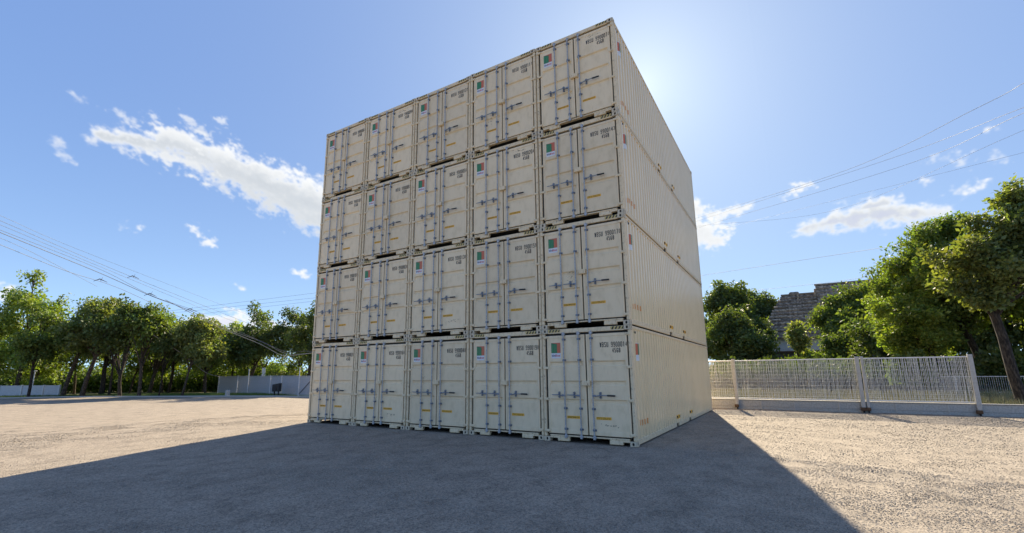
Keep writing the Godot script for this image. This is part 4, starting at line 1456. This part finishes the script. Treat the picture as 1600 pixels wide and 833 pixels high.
	shrub("yellowish shrub between the white pillar and the small house", Vector3(-31.9, -0.33, -20.4), 2.9, 1.2, 350, Color(0.24, 0.26, 0.06), 502)
	shrub("leafy shrub hanging over the pale panel fence", Vector3(-54.4, -0.33, -6.4), 2.3, 1.2, 300, bright, 503)
	var under := PackedFloat32Array()
	var n := 0
	for i in 5200:
		var k := r.randf()
		var p := Vector3(lerpf(-78.0, -30.0, k) + r.randf_range(-2, 2), r.randf_range(-0.3, 3.6) * r.randf_range(0.3, 1.0), lerpf(-2.0, -38.0, k) + r.randf_range(-4.5, 0.5))
		var s := r.randf_range(0.9, 1.7)
		var t := r.randf_range(0.6, 1.3)
		put(under, Basis.from_euler(Vector3(r.randf(), r.randf() * TAU, r.randf())).scaled(Vector3(s, s, s)), p, Color(0.13 * t, 0.19 * t, 0.042 * t))
		n += 1
	tag(spread("undergrowth", clumps[0], M.leaf, under, n, self), "tangled green undergrowth beneath the trees on the left", "undergrowth", "", "stuff")

	# --- right side
	tree("dark_tree", "dark dense tree directly right of the stack", Vector3(8.6, 1.6, -60.0), 12.2, {"lobes": 17, "airy": 1.0, "spread": 4.0, "low": 0.06, "tint": dark, "leaves": 2600, "size": 1.3, "seed": 601, "group": "trees behind the wire fence"})
	tree("dark_tree", "dark dense tree touching the left edge of the boarded roof", Vector3(11.2, 1.8, -66.0), 12.4, {"lobes": 15, "airy": 1.0, "spread": 3.4, "low": 0.06, "tint": dark, "leaves": 2400, "size": 1.3, "seed": 602, "group": "trees behind the wire fence"})
	tree("dark_tree", "lower dark tree in front of the two dark ones beside the stack", Vector3(9.9, 1.0, -47.0), 7.6, {"lobes": 15, "airy": 1.0, "spread": 3.3, "low": 0.05, "tint": dark, "leaves": 2200, "size": 1.2, "seed": 603, "group": "trees behind the wire fence"})
	tree("dark_tree", "broad dark tree directly left of the boarded roof, above the fence", Vector3(11.2, 1.2, -52.0), 8.4, {"spread": 2.7, "low": 0.02, "tint": dark, "leaves": 2300, "airy": 1.0, "size": 1.2, "seed": 616, "lobes": 16, "group": "trees behind the wire fence"})
	tree("broad_tree", "low leafy tree covering the white wall under the boarded roof", Vector3(19.6, 1.1, -45.0), 4.2, {"spread": 2.4, "low": 0.02, "tint": mid, "leaves": 1800, "airy": 1.0, "seed": 617, "lobes": 13, "group": "trees behind the wire fence"})
	tree("dark_tree", "dark tree half hidden behind the right side of the stack", Vector3(5.4, 1.4, -56.0), 10.0, {"spread": 3.2, "low": 0.03, "tint": dark, "leaves": 1700, "size": 1.3, "seed": 615, "group": "trees behind the wire fence"})
	tree("dark_tree", "narrow dark tree between the dense pair and the roof edge", Vector3(12.9, 1.8, -68.0), 12.2, {"spread": 2.3, "low": 0.06, "tint": dark, "leaves": 1500, "size": 1.3, "seed": 612, "group": "trees behind the wire fence"})
	tree("broad_tree", "low dark tree closing the gap behind the tall sunlit one", Vector3(23.6, 0.9, -38.5), 7.0, {"spread": 4.2, "low": 0.0, "tint": dark, "leaves": 2600, "size": 1.1, "seed": 613, "lobes": 14, "group": "trees behind the wire fence"})
	tree("broad_tree", "low dark tree behind the low railing, under the far trunks", Vector3(28.4, 0.9, -40.0), 7.5, {"spread": 4.4, "low": 0.0, "tint": dark, "leaves": 2400, "size": 1.1, "seed": 614, "lobes": 14, "group": "trees behind the wire fence"})
	tree("small_tree", "small tree with a thin stem in front of the boarded roof building", Vector3(15.6, 1.0, -40.5), 5.2, {"trunk": 0.12, "spread": 1.1, "low": 0.45, "tint": olive, "leaves": 420, "seed": 604, "lobes": 6, "group": "trees behind the wire fence", "bark": M.bark_dark})
	tree("broad_tree", "broad round tree hiding the right half of the boarded roof", Vector3(22.6, 1.6, -51.0), 8.4, {"spread": 4.6, "low": 0.05, "tint": mid, "leaves": 5000, "size": 1.15, "seed": 605, "lobes": 16, "group": "trees behind the wire fence", "bark": M.bark_dark})
	tree("broad_tree", "dark broad tree deep between the round tree and the tall one", Vector3(25.6, 1.4, -45.5), 9.6, {"spread": 4.4, "low": 0.08, "tint": mid, "leaves": 3600, "size": 1.1, "seed": 606, "group": "trees behind the wire fence", "bark": M.bark_dark})
	tree("tall_tree", "tall sunlit tree behind the right half of the wire fence", Vector3(22.5, 0.7, -24.0), 8.1, {"trunk": 0.19, "spread": 2.6, "low": 0.16, "tint": bright, "leaves": 5200, "fine": true, "seed": 607, "lobes": 18, "fork": 0.36, "group": "trees behind the wire fence", "bark": M.bark_dark})
	tree("tall_tree", "tall tree behind the low railing with a forked trunk", Vector3(24.6, 0.7, -24.5), 10.4, {"trunk": 0.20, "lean": Vector2(-0.5, 0), "spread": 3.0, "low": 0.18, "tint": mid, "leaves": 5200, "fine": true, "seed": 608, "lobes": 18, "fork": 0.34, "group": "trees behind the wire fence", "bark": M.bark_dark})
	tree("leaning_tree", "nearest tree at the right edge, its dark trunk leaning left over the wall", Vector3(23.05, 0.15, -14.75), 9.6, {"trunk": 0.19, "lean": Vector2(-0.5, -0.15), "spread": 3.2, "low": 0.45, "tint": olive, "leaves": 4200, "fine": true, "seed": 609, "fork": 0.46, "group": "trees behind the wire fence", "bark": M.bark_dark, "lobes": [[Vector3(0.4, 7.3, 0), 0.8], [Vector3(1.3, 8.1, -0.5), 0.8], [Vector3(0.2, 6.7, -0.2), 0.95], [Vector3(-0.8, 6.0, 0.2), 0.8], [Vector3(-1.2, 5.1, -0.2), 0.7], [Vector3(-0.2, 5.4, 0.4), 0.9], [Vector3(1.0, 5.8, 0.4), 1.0], [Vector3(-0.7, 4.4, 0.3), 0.6], [Vector3(1.9, 6.9, 0.2), 1.2], [Vector3(1.8, 5.2, 0.3), 1.0], [Vector3(2.8, 7.8, -0.3), 1.1]]})
	tree("tall_tree", "tree at the far right seen past the leaning trunk", Vector3(27.4, 0.7, -23.0), 9.6, {"trunk": 0.2, "spread": 3.2, "low": 0.14, "tint": bright, "leaves": 4200, "fine": true, "seed": 610, "lobes": 16, "group": "trees behind the wire fence"})
	tree("broad_tree", "dark tree filling the gap behind the far right trunks", Vector3(28.0, 1.0, -33.0), 9.8, {"spread": 4.0, "low": 0.06, "tint": dark, "leaves": 2800, "seed": 611, "group": "trees behind the wire fence"})
	shrub("low dark shrub behind the low railing", Vector3(24.6, 0.65, -21.6), 1.9, 1.9, 500, dark, 520)
	shrub("leafy shrub left of the low railing behind the last wire panel", Vector3(21.0, 0.65, -22.8), 1.7, 1.4, 380, mid, 521)
	var scrub := PackedFloat32Array()
	n = 0
	for i in 5200:
		var p := Vector3(r.randf_range(2.0, 34.0), 0.0, r.randf_range(-46.0, -32.0))
		p.y = terrain_y(p.x, p.z) + r.randf_range(0.0, 1.5) * r.randf()
		var s := r.randf_range(0.7, 1.3)
		var t := r.randf_range(0.5, 1.2)
		put(scrub, Basis.from_euler(Vector3(r.randf(), r.randf() * TAU, r.randf())).scaled(Vector3(s, s, s)), p, Color(0.10 * t, 0.14 * t, 0.038 * t))
		n += 1
	tag(spread("scrub", clumps[1], M.leaf, scrub, n, self), "dark scrub at the foot of the trees behind the ballast strip", "scrub", "", "stuff")
	# tall grass behind the wall
	var gm := MB.new()
	for i in 9:
		var a := TAU * i / 9.0 + 0.3
		var d := Vector3(cos(a), 0, sin(a))
		var tip := d * r.randf_range(0.08, 0.2) + Vector3(0, r.randf_range(0.2, 0.42), 0)
		var sd := d.cross(Vector3.UP) * 0.012
		gm.tri(d * 0.03 - sd, d * 0.03 + sd, tip)
	var grass := PackedFloat32Array()
	n = 0
	for i in 9000:
		var zz := -14.1 - 3.2 * pow(r.randf(), 0.8)
		if r.randf() < 0.10:
			zz = r.randf_range(-31.0, -17.5)
		var p := Vector3(r.randf_range(10.0, 30.0), 0, zz)
		p.y = terrain_y(p.x, p.z)
		var s := r.randf_range(0.5, 1.2)
		var t := r.randf_range(0.7, 1.3)
		var dry := r.randf()
		put(grass, Basis.from_euler(Vector3(0, r.randf() * TAU, 0)).scaled(Vector3(s, s, s)), p, Color(lerpf(0.20, 0.40, dry) * t, lerpf(0.22, 0.35, dry) * t, lerpf(0.09, 0.22, dry) * t))
		n += 1
	tag(spread("grass", gm.mesh(), M.blade, grass, n, self), "rough grass behind the concrete wall", "grass", "", "stuff")
	grass = PackedFloat32Array()
	n = 0
	for i in 9000:
		var x := r.randf_range(-56.0, -20.0)
		var p := Vector3(x, -0.36, yard_back(x) - r.randf_range(2.2, 6.0))
		var s := r.randf_range(0.5, 1.0)
		var t := r.randf_range(0.7, 1.3)
		put(grass, Basis.from_euler(Vector3(0, r.randf() * TAU, 0)).scaled(Vector3(s, s, s)), p, Color(0.12 * t, 0.19 * t, 0.035 * t))
		n += 1
	tag(spread("grass", gm.mesh(), M.blade, grass, n, self), "grass verge beyond the service road on the left", "grass", "", "stuff")


# ---------------------------------------------------------------- overhead lines
func line(label: String, pts: Array, rad: float, group: String, mat: Material, ends := true, called := "power_line") -> void:
	var p := pts.duplicate()
	if ends:                                                       # the wires go on out of sight
		p.insert(0, pts[0] + (pts[0] - pts[1]) * 0.8)
		p.append(pts[-1] + (pts[-1] - pts[-2]) * 0.8)
	var out := []
	var rr := []
	for i in p.size() - 1:
		var a: Vector3 = p[maxi(i - 1, 0)]
		var b: Vector3 = p[i]
		var c: Vector3 = p[i + 1]
		var d: Vector3 = p[mini(i + 2, p.size() - 1)]
		for k in 10:
			out.append(b.cubic_interpolate(c, a, d, k / 10.0))
			rr.append(rad)
	out.append(p[-1])
	rr.append(rad)
	var m := MB.new()
	m.tube(out, rr, 5)
	tag(solo(called, m.mesh(), mat), label, "cable", group)


func build_lines() -> void:
	var L := "overhead lines on the left"
	line("highest of the overhead lines sloping down over the left trees", [Vector3(-33.7, 13.6, 2.9), Vector3(-38.5, 13.0, -3.3), Vector3(-42.5, 9.6, -20.1)], 0.011, L, M.cable)
	line("second highest overhead line over the left trees", [Vector3(-33.7, 13.2, 2.8), Vector3(-39.4, 11.6, -7.1), Vector3(-42.5, 8.6, -20.1)], 0.015, L, M.cable)
	line("faint overhead line just above the thick bundle on the left", [Vector3(-33.7, 12.9, 2.8), Vector3(-39.3, 11.2, -7.4), Vector3(-42.8, 8.4, -19.5)], 0.013, L, M.cable)
	var d := [Vector3(-31.7, 11.9, 3.1), Vector3(-35.22, 10.64, -3.84), Vector3(-34.94, 9.12, -7.8), Vector3(-33.69, 7.91, -10.82), Vector3(-31.7, 6.44, -12.65), Vector3(-28.18, 4.92, -14.89), Vector3(-26.22, 3.8, -16.12), Vector3(-24.88, 3.73, -17.21), Vector3(-23.57, 3.97, -18.16)]
	line("thick cable of the bundle that droops in front of the dark trees", d, 0.025, L, M.cable)
	var d2 := []
	for i in d.size():
		d2.append(d[i] + Vector3(0.1, 0.12 + 0.16 * sin(i * 2.1), -0.1))
	line("thinner cable twisted along the thick drooping one", d2, 0.015, L, M.cable)
	var d3 := []
	for i in range(3, d.size()):
		d3.append(d[i] + Vector3(-0.1, -0.13 + 0.1 * cos(i * 1.7), 0.12))
	line("pale lashed strand along the lower end of the drooping cable", d3, 0.026, L, M.cable_pale)
	line("lowest overhead line crossing in front of the left tree tops", [Vector3(-31.7, 11.0, 2.9), Vector3(-35.8, 10.5, -1.8), Vector3(-38.5, 9.9, -6.8), Vector3(-40.9, 7.5, -14.3)], 0.018, L, M.cable)
	line("thin line joining the lowest overhead line at far left", [Vector3(-31.7, 11.5, 3.0), Vector3(-33.4, 11.2, 1.0), Vector3(-35.7, 10.4, -2.1)], 0.012, L, M.cable)
	line("topmost of three faint lines running right towards the stack", [Vector3(-43.3, 10.3, -18.6), Vector3(-33.0, 11.5, -24.0)], 0.012, L, M.cable)
	line("middle of three faint lines running right towards the stack", [Vector3(-43.0, 10.0, -19.1), Vector3(-32.9, 10.9, -24.0)], 0.012, L, M.cable)
	line("lowest of three faint lines running right towards the stack", [Vector3(-42.1, 9.9, -20.8), Vector3(-32.9, 10.5, -24.0)], 0.012, L, M.cable)
	line("pale slack cable hanging through the trees to the fence corner", [Vector3(-38.9, 6.9, -8.6), Vector3(-38.4, 5.7, -9.9), Vector3(-37.4, 3.9, -12.2), Vector3(-37.5, 2.1, -14.6), Vector3(-40.4, 1.6, -17.6)], 0.036, L, M.cable_pale, false, "slack_cable")
	# thin splices where the lines are tied
	for s in [[Vector3(-33.7, 7.95, -10.82), 0], [Vector3(-34.95, 9.16, -7.8), 1], [Vector3(-37.0, 10.22, -4.6), 2], [Vector3(-39.6, 11.4, -7.9), 3]]:
		var m := MB.new()
		m.tube([s[0] + Vector3(0.0, -0.1, 0.5), s[0] + Vector3(0.05, 0.16, 0.1), s[0] + Vector3(0, -0.05, -0.5)], [0.02, 0.05, 0.02], 5)
		m.tube([s[0], s[0] + Vector3(0.05, 0.35, -0.1)], [0.02, 0.012], 4)
		tag(solo("line_splice", m.mesh(), M.cable), ["tied splice on the thick cable above the round crowned tree", "tied splice on the thick cable over the bare twiggy tree", "tied splice on the lowest line near the left trees", "tied splice on the second highest line"][s[1]], "splice", L)
	var R := "overhead lines on the right"
	line("strongest of the overhead lines rising to the right edge", [Vector3(7.4, 20.5, -48.1), Vector3(20.8, 17.7, -33.3), Vector3(25.7, 15.9, -22.2), Vector3(26.4, 15.2, -18.8)], 0.0125, R, M.cable)
	line("second overhead line rising to the right edge", [Vector3(7.4, 20.1, -48.1), Vector3(23.3, 17.8, -33.0), Vector3(26.6, 14.4, -19.8)], 0.0115, R, M.cable)
	line("third overhead line rising to the right edge", [Vector3(7.3, 19.2, -48.1), Vector3(23.9, 17.0, -32.9), Vector3(26.5, 14.1, -19.8)], 0.0115, R, M.cable)
	line("faint line below the three rising ones on the right", [Vector3(8.5, 19.4, -48.2), Vector3(20.1, 16.0, -38.5), Vector3(27.4, 14.3, -22.7)], 0.008, R, M.cable)
	line("faint line crossing beneath the small clouds on the right", [Vector3(17.3, 18.1, -43.6), Vector3(27.9, 13.7, -24.6)], 0.007, R, M.cable)
	line("single line crossing low under the long cloud on the right", [Vector3(7.3, 13.2, -48.1), Vector3(19.6, 11.9, -38.5), Vector3(25.1, 10.0, -27.5)], 0.014, R, M.cable)
	line("lowest line just above the boarded roof", [Vector3(12.0, 13.2, -63.6), Vector3(20.6, 12.0, -54.5), Vector3(25.4, 11.4, -47.9)], 0.016, R, M.cable)


# ---------------------------------------------------------------- scene
func _ready() -> void:
	rng.seed = 1
	ground_noise.seed = 3
	ground_noise.frequency = 0.17
	ground_noise.fractal_octaves = 3

	var cam := Camera3D.new()
	cam.name = "camera"
	cam.projection = Camera3D.PROJECTION_FRUSTUM
	cam.near = 0.05
	cam.far = 1500.0
	cam.size = 2.0 * 0.05 * 416.5 / 723.58
	cam.frustum_offset = Vector2(14.47, 29.09) / 723.58 * 0.05
	cam.position = Vector3(15.5548, 1.735, 11.3428)
	cam.rotation = Vector3(0.18814, 0.55086, -0.0074)
	add_child(cam)
	cam.current = true

	var env := Environment.new()
	env.background_mode = Environment.BG_SKY
	env.sky = Sky.new()
	env.sky.sky_material = make_sky()
	env.background_energy_multiplier = 1.0
	env.tonemap_mode = Environment.TONE_MAPPER_LINEAR
	env.tonemap_exposure = 2.46
	env.sdfgi_enabled = true
	env.ssao_enabled = true
	env.ssil_enabled = true
	var we := WorldEnvironment.new()
	we.name = "environment"
	we.environment = env
	add_child(we)

	var sun := DirectionalLight3D.new()
	sun.name = "sun"
	sun.light_color = Color(1.0, 0.935, 0.82)
	sun.light_energy = 1.6
	sun.light_angular_distance = 0.5
	sun.shadow_enabled = true
	add_child(sun)
	sun.look_at_from_position(Vector3.ZERO, -sky_dir(SUN_AZIMUTH, SUN_HEIGHT))

	make_materials()
	build_ground()
	build_stack()
	build_right_side()
	build_left_side()
	build_trees()
	build_lines()
